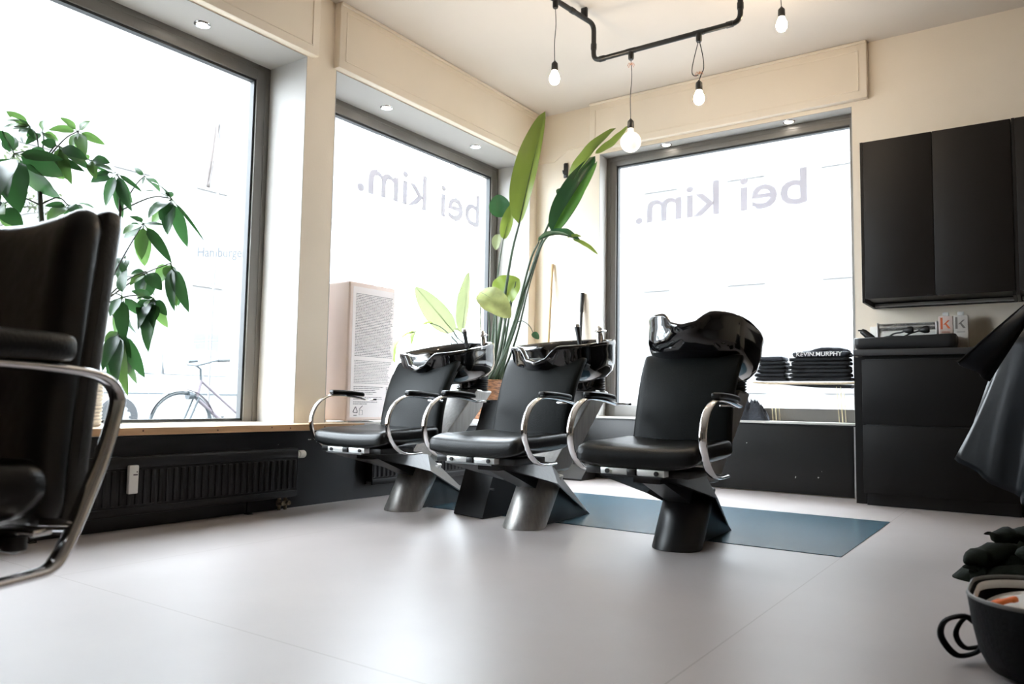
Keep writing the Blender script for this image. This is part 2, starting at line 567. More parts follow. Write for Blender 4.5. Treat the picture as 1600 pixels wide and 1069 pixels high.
def text_mb(txt, org, right, up, W=None, H=None, thick=0.0008, mb=None, mi=0, bold=0.012):
    """text as mesh: org = lower left corner of its box"""
    cu = bpy.data.curves.new('txt', 'FONT')
    cu.body = txt
    cu.extrude = 0.5
    cu.resolution_u = 3
    cu.offset = bold
    ob = bpy.data.objects.new('txt', cu)
    col.objects.link(ob)
    bpy.context.view_layer.update()
    me = bpy.data.meshes.new_from_object(ob.evaluated_get(bpy.context.evaluated_depsgraph_get()))
    bpy.data.objects.remove(ob)
    xs = [v.co.x for v in me.vertices]; ys = [v.co.y for v in me.vertices]
    x0, x1, y0, y1 = min(xs), max(xs), min(ys), max(ys)
    right = V(right).normalized(); up = V(up).normalized(); nn = right.cross(up)
    sx = W/(x1-x0) if W else H/(y1-y0)
    sy = H/(y1-y0) if H else sx
    vs = [V(org)+right*((v.co.x-x0)*sx)+up*((v.co.y-y0)*sy)+nn*(v.co.z*thick*2) for v in me.vertices]
    mb = mb or MB()
    mb.add(vs, [tuple(p.vertices) for p in me.polygons], mi)
    bpy.data.meshes.remove(me)
    return mb


# ================================================================== ROOM SHELL
XW, YW, XF, YF = -3.52, 5.41, -3.85, 5.53
CEIL = 3.01
HEAD = 2.595
SILL = 0.450
X1, Y0 = 3.2, -4.6
W1 = (0.75, 2.915); W2 = (3.14, 5.305); W3 = (-2.92, -1.02)


def struct(mb, name, mats, **k):
    o = mb.build(name, mats, **k)
    o['kind'] = 'structure'
    return o


struct(MB().box(-4.05, X1+0.2, Y0-0.2, 5.75, -0.06, 0), 'floor', M['floor'])
struct(MB().box(-4.05, X1+0.2, Y0-0.2, 5.75, CEIL, CEIL+0.2), 'ceiling', M['ceiling'])
w = MB()
xo = -4.03
w.box(xo, XW, Y0, W1[0], 0, CEIL)
w.box(xo, XW, W1[1], W2[0], SILL-0.04, CEIL)
w.box(xo, XW, W2[1], 5.75, 0, CEIL)
w.box(xo, XW, W1[0], W1[1], HEAD, CEIL)
w.box(xo, XW, W2[0], W2[1], HEAD, CEIL)
w.box(xo, -3.45, W1[0], W2[1], 0, SILL-0.04)
struct(w, 'wall_left', M['cream'])
# white painted reveals and soffits of the left windows
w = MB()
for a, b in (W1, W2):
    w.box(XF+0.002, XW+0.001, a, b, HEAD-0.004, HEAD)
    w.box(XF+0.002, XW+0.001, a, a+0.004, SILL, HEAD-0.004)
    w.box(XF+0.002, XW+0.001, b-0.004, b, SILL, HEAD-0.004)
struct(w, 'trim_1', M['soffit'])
w = MB()
w.box(XW, W3[0], YW, 5.75, 0, CEIL)
w.box(W3[1], X1, YW, 5.75, 0, CEIL)
w.box(W3[0], W3[1], YW, 5.75, HEAD, CEIL)
w.box(W3[0], W3[1], YW+0.01, 5.75, 0, 0.47)
struct(w, 'wall_back', M['cream'])
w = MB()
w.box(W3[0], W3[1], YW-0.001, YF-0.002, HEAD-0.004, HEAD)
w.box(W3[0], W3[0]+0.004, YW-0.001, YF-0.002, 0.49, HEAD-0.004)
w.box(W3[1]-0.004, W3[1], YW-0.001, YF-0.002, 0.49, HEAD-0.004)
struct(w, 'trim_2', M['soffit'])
struct(MB().box(X1, X1+0.2, Y0, YW, 0, CEIL), 'wall_right', M['cream'])
struct(MB().box(XW, X1, Y0-0.2, Y0, 0, CEIL), 'wall_front', M['bounce_wall'])
# black painted dado under the left windows
struct(MB().box(-3.45, -3.39, W1[0]-1.0, 5.405, 0, SILL-0.04), 'trim_3', M['dado'])

# roller-shutter boxes above the windows
def pelmet_left(name, a, b):
    p = MB()
    z0 = HEAD+0.004
    p.bbox(XW-0.005, XW+0.05, a, b, z0, CEIL, 0.006)
    fx = XW+0.05
    i = 0.05
    for (ya, yb, za, zb) in ((a+i, b-i, z0+i, z0+i+0.006), (a+i, b-i, CEIL-i-0.006, CEIL-i), (a+i, a+i+0.006, z0+i, CEIL-i), (b-i-0.006, b-i, z0+i, CEIL-i)):
        p.box(fx-0.002, fx+0.004, ya, yb, za, zb)
    p.bbox(fx-0.002, fx+0.014, a, b, CEIL-0.022, CEIL-0.002, 0.006)
    return struct(p, name, M['cream'])


pelmet_left('trim_4', 0.2, 2.962)
pelmet_left('trim_5', 3.118, 5.36)
p = MB()
z0 = HEAD+0.03
a, b = -2.99, -0.915
p.bbox(a, b, YW-0.05, YW+0.005, z0, CEIL, 0.006)
fy = YW-0.05
for (xa, xb, za, zb) in ((a+.05, b-.05, z0+.05, z0+.056), (a+.05, b-.05, CEIL-.066, CEIL-.06), (a+.05, a+.056, z0+.05, CEIL-.06), (b-.056, b-.05, z0+.05, CEIL-.06)):
    p.box(xa, xb, fy-0.004, fy+0.002, za, zb)
p.bbox(a, b, fy-0.014, fy+0.002, CEIL-0.022, CEIL-0.002, 0.006)
struct(p, 'trim_6', M['cream'])
# low moulding step running round the corner between the two boxes
p = MB().tube([(XW+0.004, 5.36, 2.60), (XW+0.004, YW-0.004, 2.60), (-3.35, YW-0.004, 2.60), (-3.22, YW-0.004, 2.68), (-2.99, YW-0.004, 2.69)], 0.006, 8)
struct(p, 'trim_7', M['cream'])

# windows
def window(name, kind):
    return thing(name, None, None, kind='structure')


def frame_left(name, a, b):
    o = window(name, 'structure')
    fr = MB(); z0 = 0.36; fw = 0.095
    fr.bbox(XF-0.07, XF, a, a+fw, z0, HEAD, 0.004); fr.bbox(XF-0.07, XF, b-fw, b, z0, HEAD, 0.004)
    fr.bbox(XF-0.07, XF, a+fw-0.003, b-fw+0.003, HEAD-fw, HEAD, 0.004); fr.bbox(XF-0.07, XF, a+fw-0.003, b-fw+0.003, z0, z0+fw, 0.004)
    # stepped inner profile
    for (ya, yb, za, zb) in ((a+0.03, a+0.036, z0, HEAD-0.036), (b-0.036, b-0.03, z0, HEAD-0.036), (a+0.03, b-0.03, HEAD-0.036, HEAD-0.03)):
        fr.box(XF-0.002, XF+0.004, ya, yb, za, zb)
    fr.build('frame', M['frame'], o)
    g = MB(); k = fw; t = 0.014
    g.box(XF-0.05, XF-0.012, a+k, a+k+t, z0+k, HEAD-k); g.box(XF-0.05, XF-0.012, b-k-t, b-k, z0+k, HEAD-k)
    g.box(XF-0.05, XF-0.012, a+k, b-k, HEAD-k-t, HEAD-k); g.box(XF-0.05, XF-0.012, a+k, b-k, z0+k, z0+k+t)
    g.build('gasket', M['gasket'], o)
    MB().box(XF-0.036, XF-0.030, a+k-0.005, b-k+0.005, z0+k-0.005, HEAD-k+0.005).build('pane', M['glass'], o)
    return o


frame_left('window_1', *W1)
win2 = frame_left('window_2', *W2)
text_mb('bei kim.', (XF-0.04, 5.095, 2.035), (0, -1, 0), (0, 0, 1), W=1.40, H=0.275).build('lettering', M['letter'], win2, smooth=False)
o = window('window_3', 'structure')
a, b = W3[0]+0.004, W3[1]-0.004; z0 = 0.475; z1 = HEAD-0.004
fr = MB()
fr.bbox(a, a+0.085, YF, YF+0.07, z0, z1, 0.004); fr.bbox(b-0.035, b, YF, YF+0.07, z0, z1, 0.004)
fr.bbox(a+0.082, b-0.032, YF, YF+0.07, z1-0.075, z1, 0.004); fr.bbox(a+0.082, b-0.032, YF, YF+0.07, z0, 0.575, 0.004)
fr.box(a+0.03, a+0.036, YF-0.004, YF+0.002, z0, z1-0.036)
fr.box(a+0.03, b, YF-0.004, YF+0.002, z1-0.036, z1-0.03)
fr.build('frame', M['frame'], o)
g = MB(); t = 0.013
g.box(a+.085, a+.085+t, YF+.012, YF+.05, .575, z1-.075); g.box(a+.085, b-.035, YF+.012, YF+.05, z1-.075-t, z1-.075)
g.build('gasket', M['gasket'], o)
MB().box(a+.08, b-.03, YF+.030, YF+.036, .57, z1-.07).build('pane', M['glass'], o)
text_mb('bei kim.', (-1.352, YF+0.041, 2.02), (-1, 0, 0), (0, 0, 1), W=1.325, H=0.262).build('lettering', M['letter'], o, smooth=False)

# wooden sill board under the left windows
s = MB()
s.bbox(-3.846, -3.336, W1[0]-0.6, 3.285, SILL-0.034, SILL, 0.002, mi=0)
sill = tag(s.build('sill_board', M['wood_top']), 'long pine sill board under the big left window', 'window sill')
f = MB().box(-3.3365, -3.3335, W1[0]-0.6, 3.285, SILL-0.033, SILL-0.001)
for y in (1.58, 1.92, 2.3, 2.62, 2.74, 2.98, 3.2):
    f.lathe((-3.3335, y, SILL-0.012-random.random()*0.012), [(0.0045, 0), (0.003, 0.0006)], 8, axis=(1, 0, 0), mi=1)
f.build('front_edge', [M['wood'], M['knot']], sill)
s = MB().bbox(-3.846, -3.336, 3.29, 5.29, SILL-0.034, SILL, 0.002)
tag(s.build('sill_board', M['ledge']), 'pale sill board under the middle window behind the wash chairs', 'window sill')

# panel and ledge under the back window
p = MB().bbox(-3.075, W3[1]-0.022, YW-0.008, YW+0.012, 0.006, 0.462, 0.002)
struct(p, 'trim_8', M['panel'])
p = MB().box(W3[1]-0.018, W3[1]-0.008, YW-0.010, YW+0.008, 0.0, 0.462)
p.box(-3.084, -3.078, YW-0.010, YW+0.008, 0.0, 0.462)
struct(p, 'trim_9', M['alu'])
p = MB().bbox(-3.075, W3[1]-0.006, YW-0.016, YF-0.001, 0.470, 0.486, 0.003)
p.box(-3.075, W3[1]-0.006, YW-0.014, YW+0.01, 0.4625, 0.4695, mi=1)
struct(p, 'trim_10', [M['ledge'], M['black_steel']])

# floor inlay
tag(MB().box(-2.95, -0.69, 3.31, 4.455, 0.0, 0.003).build('floor_mat', M['mat_blue']), 'slate blue rectangular vinyl mat under the wash chairs', 'floor mat')

# ================================================================== downlights
def downlight(x, y, z, label):
    t = thing('downlight', label, 'ceiling light', (x, y, z), group='recessed downlights over the windows')
    MB().lathe((0, 0, 0), [(0.030, 0.002), (0.030, -0.004), (0.042, -0.005), (0.045, -0.001), (0.045, 0.002)], 24).build('ring', M['chrome'], t)
    MB().lathe((0, 0, 0), [(0.0, -0.0015), (0.0295, -0.0015), (0.0295, 0.002)], 20).build('lens', M['spot'], t)


zd = HEAD-0.0045
for px, py, lb in ((316, 38, 'round chrome downlight over the big left window'),
                   (604, 168, 'round chrome downlight over the middle window, nearer the pillar'),
                   (743, 229, 'round chrome downlight over the middle window, nearer the corner')):
    q = on(px, py, 2, zd)
    downlight(max(q.x, XF+0.06), q.y, zd, lb)
for px, py, lb in ((1032, 220, 'round chrome downlight over the back window, beside the globe bulb'),
                   (1227, 184, 'round chrome downlight over the back window, nearer the wall cabinets')):
    q = on(px, py, 2, zd)
    downlight(q.x, 5.462, zd, lb)

# ================================================================== wash chairs
def arm_path(pts, s):
    return catmull([V((s, y, z)) for y, z in pts], 6)


def make_basin_mesh():
    mb = MB()
    K = 72
    def ring(sc, dz, notch=1.0, inset=0.0, yo=0.0):
        row = []
        for k in range(K):
            th = 2*PI*k/K
            c, s = math.cos(th), math.sin(th)
            n = 2.3 if s > 0 else 3.4
            b = 0.285 if s > 0 else 0.275
            x = 0.232*math.copysign(abs(c)**(2/n), c)
            y = b*math.copysign(abs(s)**(2/n), s)
            wgt = math.exp(-(x/0.080)**4) if s < 0 else 0
            ln = math.hypot(x, y)
            f = (ln-inset)/ln*sc
            x, y = x*f, y*f
            if s < 0:
                y -= 0.035*wgt*notch*max(0, sc-0.5)*2
            row.append(V((x, y+yo*(1-sc), dz-0.070*wgt*notch)))
        return row
    rows = [ring(0.30, -0.200, 0, 0, 0.12), ring(0.55, -0.196, 0, 0, 0.10), ring(0.78, -0.180, 0.0, 0, 0.06), ring(0.92, -0.150, 0.05, 0, 0.03), ring(0.975, -0.112, 0.2, 0, 0.015), ring(0.99, -0.065, 0.55, 0, 0.0),
            ring(0.995, -0.030, 0.8), ring(1.012, -0.012, 1.0), ring(1.012, 0.0, 1.0), ring(1.0, 0.006, 1.0), ring(1.0, 0.007, 1.0, 0.016), ring(1.0, -0.002, 1.0, 0.026),
            ring(0.97, -0.035, 0.75, 0.03, 0.02), ring(0.90, -0.09, 0.25, 0.03, 0.04), ring(0.70, -0.14, 0.05, 0.03, 0.08), ring(0.40, -0.158, 0, 0.02, 0.1), ring(0.10, -0.162, 0, 0, 0.1)]
    mb.grid(rows, closed=True)
    n = len(rows)
    mb.f.append(tuple(range(K-1, -1, -1))); mb.mi.append(0)
    mb.f.append(tuple((n-1)*K+j for j in range(K))); mb.mi.append(0)
    # back tap deck with rounded flange below
    mb.rbox((0, 0.262, -0.130), (0.20, 0.10, 0.05), 0.022, 6)
    return mb


def make_wash_chair(name, label, loc, tilt, lift, black=False):
    t = thing(name, label, 'salon chair', loc, group='backwash chairs in a row')
    st = M['black_steel'] if black else M['steel']
    # foot: slanted oval steel sleeve
    rows = []
    for u in (0, 0.02, 0.5, 0.98, 1.0):
        k = 1.0 if 0.01 < u < 0.99 else 0.97
        zc = 0.0 + 0.235*u
        yc = -0.005 + 0.155*u
        rows.append([V((0.103*k*math.cos(2*PI*j/36), yc+(0.10+0.02*u)*k*math.sin(2*PI*j/36), zc)) for j in range(36)])
    f = MB().grid(rows, closed=True)
    f.f.append(tuple(range(35, -1, -1))); f.mi.append(0)
    f.f.append(tuple(4*36+j for j in range(36))); f.mi.append(0)
    f.build('foot', st, t, angle=35)
    # dark web behind the foot
    MB().hull([(-0.045, 0.04, 0.002), (0.045, 0.04, 0.002), (-0.03, 0.585, 0.002), (0.03, 0.585, 0.002), (-0.07, 0.16, 0.22), (0.07, 0.16, 0.22), (-0.02, 0.585, 0.012), (0.02, 0.585, 0.012)]).build('web', M['black_steel'], t, smooth=False)
    # folded base plate: flat top, flared side skirts, tail reaching the floor
    zt = 0.318
    A = [V((x, y, z)) for x, y, z in ((-0.125, -0.445, zt+0.008), (0.125, -0.445, zt+0.008), (0.088, 0.09, zt-0.024), (-0.088, 0.09, zt-0.024))]
    low = [V((0.158, 0.035, 0.212)), V((-0.158, 0.035, 0.212))]
    fr = [V((0.120, -0.30, zt-0.006)), V((-0.120, -0.30, zt-0.006))]
    tail = [V((0.022, 0.585, 0.004)), V((-0.022, 0.585, 0.004))]
    vs = A+low+fr+tail
    fs = [(0, 1, 2, 3), (1, 6, 4), (1, 4, 2), (0, 3, 5), (0, 5, 7), (2, 4, 8), (3, 9, 5), (2, 8, 9, 3)]
    p = MB().add(vs, fs)
    pl = p.build('base_plate', M['black_steel'] if black else M['steel_plate'], t, smooth=False, solid=0.007)
    # front bracket under the plate
    MB().box(-0.055, 0.055, -0.30, -0.16, zt-0.030, zt-0.006).hull([(-0.05, -0.25, zt-0.03), (0.05, -0.25, zt-0.03), (-0.05, 0.08, 0.16), (0.05, 0.08, 0.16), (-0.05, -0.22, zt-0.032), (0.05, -0.22, zt-0.032), (-0.05, 0.09, 0.23), (0.05, 0.09, 0.23)]).build('bracket', M['black_steel'], t, smooth=False)
    # seat fixing plates
    q = MB()
    for s in (-1, 1):
        q.bbox(s*0.075-0.055, s*0.075+0.055, -0.432, -0.20, zt+0.010, zt+0.034, 0.003)
    fx = q.build('seat_bracket', M['white_metal'], t)
    q = MB()
    for s in (-1, 1):
        for y in (-0.434,):
            q.lathe((s*0.10, y, zt+0.022), [(0.009, -0.004), (0.009, 0.004)], 10, axis=(0, 1, 0))
        q.bbox(s*0.172-0.04, s*0.172+0.04, -0.40, -0.16, zt+0.006, zt+0.034, 0.004)
    q.bbox(-0.018, 0.018, -0.438, -0.2, zt+0.008, zt+0.034, 0.004)
    q.build('slide_rail', M['black_steel'], t)
    # seat cushion
    def sf(p):
        ux, uy = p.x/0.24, p.y/0.23
        if p.z < 0:
            p.z *= 1-0.55*abs(ux)**2.4
            p.z *= 1-0.30*max(0, -uy)**2
        p.z += 0.012*abs(ux)**2.5 - 0.012*max(0, -uy)**3 + 0.008*uy
        p.z += 0.006*math.exp(-((uy+0.62)/0.2)**2)
        p.x *= 1+0.03*(-uy)
        return p
    MB().rbox((0, -0.205, 0.393), (0.482, 0.455, 0.095), 0.032, 14, sf).build('seat', M['leather'], t, angle=80)
    # back cushion, flared backwards at the top
    def bf(p):
        v = (p.z+0.215)/0.43
        y = -0.02+0.055*v+0.105*v**3
        wv = 1.0-0.04*math.sin(PI*v)+0.02*v
        y += 0.10*(p.x/0.24)**2*0.22
        return V((p.x*wv, p.y+y, p.z))
    MB().rbox((0, 0.035, 0.600), (0.442, 0.046, 0.425), 0.018, 14, bf).build('backrest', M['leather_back'], t, angle=80)
    # back shell behind the cushion
    def bf2(p):
        q = bf(p)
        return V((q.x, q.y, q.z))
    MB().rbox((0, 0.068, 0.575), (0.40, 0.018, 0.36), 0.008, 8, bf2).build('back_shell', M['plastic'], t, angle=60)
    # armrests
    pts = [(-0.18, 0.327), (-0.27, 0.326), (-0.335, 0.343), (-0.392, 0.39), (-0.42, 0.45), (-0.418, 0.51), (-0.385, 0.565), (-0.33, 0.600), (-0.27, 0.612), (-0.15, 0.606), (-0.03, 0.590)]
    for s in (-1, 1):
        arm = MB().sweep(arm_path(pts, s*0.272), oval(0.016, 0.0065, 14), (1, 0, 0)).build('armrest', M['chrome'], t, angle=60)
        sup = MB().bbox(min(s*0.272, s*0.10), max(s*0.272, s*0.10), -0.205, -0.175, 0.322, 0.332, 0.003)
        sup.build('arm_bracket', M['chrome'], arm)
        MB().bbox(min(s*0.272, s*0.20), max(s*0.272, s*0.20), -0.05, -0.02, 0.586, 0.596, 0.003).build('arm_bracket', M['chrome'], arm)
        def pf(p):
            return V((p.x*(1-0.25*(p.y/0.12)**2), p.y, p.z-0.05*p.y-0.25*p.y*p.y))
        MB().rbox((s*0.272, -0.175, 0.626), (0.052, 0.235, 0.024), 0.0118, 9, pf).build('arm_pad', M['leather'], arm, angle=80)
    # steel column leaning back under the basin
    c = [(-0.075, 0.10, 0.255), (0.075, 0.10, 0.255), (0.085, 0.26, 0.255), (-0.085, 0.26, 0.255), (-0.102, 0.515, 0.665), (0.102, 0.515, 0.665), (0.095, 0.675, 0.655), (-0.095, 0.675, 0.655)]
    MB().hull(c).build('column', M['steel'], t, bevel=0.012)
    # ribbed bellows
    rows = []
    nb = 14
    for i in range(nb*4+1):
        u = i/(nb*4)
        rr = 1.0+0.055*math.cos(u*nb*2*PI) if u < 0.62 else 1.0
        z = 0.655+0.185*u
        rows.append([V((0.098*rr*math.cos(2*PI*j/32), 0.592+0.035*u*0+0.086*rr*math.sin(2*PI*j/32), z)) for j in range(32)])
    MB().grid(rows, closed=True).build('bellows', M['rubber'], t, angle=80)
    # basin
    bs = make_basin_mesh().build('basin', M['ceramic'], t, angle=60)
    bs.location = (0, 0.365, 0.895+lift)
    bs.rotation_euler = (R(tilt), 0, 0)
    sup = MB().lathe((0, 0.16, -0.20), [(0.07, -0.05), (0.085, 0.03), (0.07, 0.06)], 20).build('basin_mount', M['ceramic'], bs)
    # tap and hand shower on the back deck
    tap = MB()
    tap.lathe((0.075, 0.235, -0.02), [(0.020, 0), (0.020, 0.05), (0.017, 0.055), (0.017, 0.065), (0.028, 0.068), (0.028, 0.073), (0.018, 0.078), (0.015, 0.092), (0.006, 0.10), (0, 0.101)], 18)
    tap.tube([(0.075, 0.235, 0.05), (0.11, 0.225, 0.056), (0.128, 0.22, 0.05)], 0.005, 8)
    tap.build('tap', M['chrome'], bs)
    hs = MB().tube([(-0.045, 0.225, -0.02), (-0.055, 0.23, 0.055), (-0.062, 0.235, 0.085)], [0.012, 0.0135, 0.016], 14)
    h = hs.build('hand_shower', M['plastic'], bs)
    MB().lathe((-0.062, 0.235, 0.080), [(0.017, 0), (0.0175, 0.008), (0.013, 0.016), (0, 0.018)], 14).build('shower_head', M['chrome'], bs)
    return t


make_wash_chair('wash_chair', 'leftmost backwash chair, black seat on a steel foot, in front of the tall pink box', (-2.885, 3.15, 0), 11, 0.0)
make_wash_chair('wash_chair', 'middle backwash chair with black basin on a steel foot, hand shower standing up', (-2.055, 3.09, 0), 8, 0.0)
make_wash_chair('wash_chair', 'backwash chair with black pedestal foot and tipped-up basin before the back window', (-1.28, 3.07, 0), -14, 0.03, True)

# slanted black technical box between the first two chairs
b = MB()
b.hull([(-0.115, 0.0, 0), (0.115, -0.055, 0), (0.14, 0.17, 0), (-0.09, 0.22, 0), (-0.115, 0.25, 0.60), (0.115, 0.195, 0.60), (0.13, 0.36, 0.60), (-0.10, 0.41, 0.60)])
bx = tag(b.build('utility_box', M['black_steel'], smooth=False, bevel=0.006, loc=(-2.47, 3.21, 0)), 'black leaning utility box standing between the left and middle wash chairs', 'box')
MB().bbox(-0.10, -0.06, -0.012, -0.004, 0.14, 0.15, 0.001).build('latch', M['plastic'], bx)
bx.children[0].location = (0.20, 0.02, 0)

# ================================================================== styling chairs
def make_styling_chair(label, loc, rz):
    t = thing('styling_chair', label, 'salon chair', loc, rz)
    def bf(p):
        v = (p.z+0.30)/0.60
        y = 0.240+0.022*v+0.048*v**2
        k = 1.0-0.05*v**3
        zz = p.z+0.030*(p.x/0.24)**2*v**4+0.002*v
        return V((p.x*k, p.y+y+0.02*(p.x/0.24)**2*-1, zz))
    MB().rbox((0, 0, 0.645), (0.49, 0.094, 0.60), 0.046, 16, bf).build('backrest', M['leather_soft'], t, angle=80)
    def bs(p):
        v = (p.z+0.30)/0.60
        q = bf(V((p.x, p.y, p.z)))
        return V((q.x, q.y+0.046, q.z))
    sh = MB().rbox((0, 0, 0.644), (0.492, 0.062, 0.604), 0.026, 12, bs).build('back_shell', M['leather_side'], t, angle=80)
    pp = []
    for k in range(40):
        a = 2*PI*k/40
        c, s = math.cos(a), math.sin(a)
        x = 0.244*math.copysign(abs(c)**0.28, c); z = 0.30*math.copysign(abs(s)**0.28, s)
        q = bf(V((x, 0.040, z)))
        pp.append(V((q.x, q.y, q.z+0.645)))
    MB().sweep(pp, oval(0.004, 0.004, 6), (0, 1, 0), closed=True).build('piping', M['plastic'], sh)
    def sf(p):
        p.z += 0.015*abs(p.x/0.25)**2 - 0.02*max(0, -p.y/0.25)**3
        return p
    MB().rbox((0, -0.03, 0.415), (0.49, 0.52, 0.115), 0.05, 12, sf).build('seat', M['leather_soft'], t, angle=80)
    pts = [(-0.26, 0.625), (-0.18, 0.648), (0.05, 0.647), (0.20, 0.640), (0.265, 0.626), (0.293, 0.598), (0.292, 0.562), (0.265, 0.475), (0.22, 0.375), (0.19, 0.318), (0.165, 0.294), (0.12, 0.288), (-0.05, 0.288), (-0.2, 0.288)]
    for s in (-1, 1):
        arm = MB().sweep(arm_path(pts, s*0.300), oval(0.019, 0.0095, 14), (1, 0, 0)).build('armrest', M['chrome'], t, angle=60)
        def pf(p):
            return V((p.x*(1-0.2*(p.y/0.2)**4), p.y, p.z))
        MB().rbox((s*0.300, -0.02, 0.680), (0.06, 0.41, 0.052), 0.022, 10, pf).build('arm_pad', M['leather'], arm, angle=80)
        br = MB().bbox(min(s*0.30, s*0.2), max(s*0.30, s*0.2), 0.13, 0.17, 0.352, 0.364, 0.003).tube([(s*0.30, 0.215, 0.36), (s*0.24, 0.20, 0.36)], 0.012, 10)
        br.build('arm_bracket', M['chrome'], arm)
    u = MB()
    u.bbox(-0.17, 0.17, -0.16, 0.16, 0.325, 0.36, 0.006)
    u.bbox(-0.24, 0.24, -0.10, 0.12, 0.262, 0.278, 0.004)
    u.tube([(0.12, 0.12, 0.34), (0.235, 0.15, 0.335)], 0.016, 10)
    u.lathe((0.235, 0.15, 0.335), [(0, -0.02), (0.02, -0.012), (0.02, 0.012), (0, 0.02)], 12)
    u.build('seat_frame', M['black_steel'], t)
    MB().lathe((0, 0, 0), [(0.0, 0.0), (0.22, 0.0), (0.22, 0.012), (0.20, 0.022), (0.05, 0.035), (0.035, 0.05), (0.035, 0.20), (0.045, 0.205), (0.045, 0.33), (0, 0.33)], 40).build('pump_base', M['chrome'], t)
    MB().tube([(0.14, -0.30, 0.33), (0.14, -0.02, 0.325), (0.16, 0.03, 0.31), (0.165, 0.045, 0.28), (0.165, 0.05, 0.225)], 0.009, 10, smooth=5).build('foot_rest', M['chrome'], t)
    return t


make_styling_chair('black leather styling chair with flat chrome arm, cut off by the left edge', (-1.682, 0.427, 0), R(17))
make_styling_chair('styling chair hidden under a black cutting cape at the right edge', (0.52, 3.74, 0), R(14))

# cape thrown over the right chair's back
def cape():
    cx, cy = 0.30, 3.74
    rows = []
    N = 90
    for i in range(27):
        u = i/26
        row = []
        for j in range(N):
            a = 2*PI*j/N
            c, s = math.cos(a), math.sin(a)
            rx = 0.02+0.40*min(1, u*7)**0.6*1.0+0.19*max(0, u-0.1)**0.9
            ry = 0.02+0.10*min(1, u*7)**0.6+0.16*max(0, u-0.1)**0.9
            fl = 1+0.07*max(0, u-0.12)*math.sin(a*9+2*u)+0.05*max(0, u-0.2)*math.sin(a*17+1.3)
            hem = 0.20+0.26*max(0, -c)**4 - 0.06*max(0, c) + 0.02*math.sin(3*a+1)
            z = 1.02-(1.02-hem)*u**0.95
            z -= 0.035*(c*c)*min(1, u*6)
            row.append(V((cx+rx*fl*c, cy+ry*fl*s+0.05*u*(s < 0), z)))
        rows.append(row)
    mb = MB().grid(rows, closed=True)
    o = mb.build('cutting_cape', M['cape'], angle=80, solid=0.003)
    tag(o, 'black nylon cutting cape draped over the chair at the right edge', 'cape')
    # loose flap with piped edge hanging off the shoulder
    A = V((-0.06, 3.56, 1.00)); B = at(1497, 567, 2.96); C = at(1548, 596, 2.98); D = V((-0.02, 3.52, 0.985))
    rows = []
    for i in range(11):
        u = i/10
        l = A.lerp(B, u); r = D.lerp(C, u)
        row = []
        for j in range(9):
            v = j/8
            p = l.lerp(r, v)
            p = p + V((-0.010*math.sin(v*9)*u, -0.030*math.sin(PI*v)-0.02*math.sin(PI*u), -0.02*math.sin(PI*u)*math.sin(PI*v)))
            row.append(p)
        rows.append(row)
    MB().grid(rows).build('flap', M['cape'], o, angle=80, solid=0.004)
    e = MB().tube([r[0] for r in rows], 0.0045, 8)
    e.build('edge_binding', M['grey_cloth'], o.children[0])


cape()

# ================================================================== radiators
def radiator(label, y0, y1, z0, z1, xb, xf, valve=True, meter=None):
    t = thing('radiator', label, 'radiator', (xb, y0, z0), group='black panel radiators')
    L = y1-y0; H = z1-z0; D = xf-xb
    mb = MB()
    mb.bbox(0.0, D*0.25, 0, L, 0.0, H-0.012, 0.004)
    mb.bbox(D*0.8, D*0.9, 0, L, 0.0, H-0.006, 0.004)
    mb.bbox(D*0.1, D*0.95, 0, L, H-0.012, H, 0.004)
    mb.bbox(D*0.1, D*0.95, 0, 0.006, 0.02, H-0.004, 0.002); mb.bbox(D*0.1, D*0.95, L-0.006, L, 0.02, H-0.004, 0.002)
    mb.bbox(D*0.8, D, 0, L, 0.0, 0.035, 0.006); mb.bbox(D*0.8, D, 0, L, H-0.05, H-0.004, 0.006)
    n = int(L/0.036)
    for i in range(n):
        y = (i+0.5)*L/n
        mb.bbox(D*0.85, D*0.98, y-0.011, y+0.011, 0.045, H-0.06, 0.005)
    mb.build('panel', M['radiator'], t)
    if valve:
        v = MB().lathe((D*0.6, L+0.002, H-0.035), [(0.016, 0), (0.016, 0.018), (0.021, 0.020), (0.0215, 0.052), (0.017, 0.060), (0, 0.061)], 20, axis=(0, 1, 0))
        v.build('thermostat_head', M['white_plastic'], t)
        MB().lathe((D*0.6, L-0.012, H-0.035), [(0.012, 0), (0.012, 0.02)], 14, axis=(0, 1, 0)).build('valve_stem', M['black_steel'], t)
        pv = MB()
        for k in (-0.04, 0.0):
            y = L-0.05+k
            pv.tube([(D*0.5, y, 0.0), (D*0.5, y, -z0+0.001)], 0.009, 10)
            pv.lathe((D*0.5, y, -0.03), [(0.010, -0.018), (0.017, -0.012), (0.017, 0.012), (0.010, 0.018)], 8)
            pv.lathe((D*0.5+0.02, y, -0.03), [(0.012, -0.014), (0.012, 0.014)], 8, axis=(1, 0, 0))
        pv.build('connection_pipes', M['old_brass'], t)
    for y in (0.08*L+0.3, L-0.28):
        MB().box(D*0.3, D*0.5, y-0.006, y+0.006, -z0+0.008, 0.01).bbox(D*0.2, D*0.75, y-0.014, y+0.014, -z0, -z0+0.008, 0.002).build('leg', M['black_steel'], t)
    if meter:
        yy, zz = meter
        mm = MB().bbox(D, D+0.022, yy-y0-0.022, yy-y0+0.022, zz-z0-0.062, zz-z0+0.062, 0.005)
        k = mm.build('heat_meter', M['white_plastic'], t)
        MB().box(D+0.0221, D+0.0228, yy-y0-0.004, yy-y0+0.016, zz-z0+0.018, zz-z0+0.024).box(D+0.0221, D+0.0228, yy-y0+0.010, yy-y0+0.015, zz-z0+0.03, zz-z0+0.036).build('display', M['ink'], k)
    return t


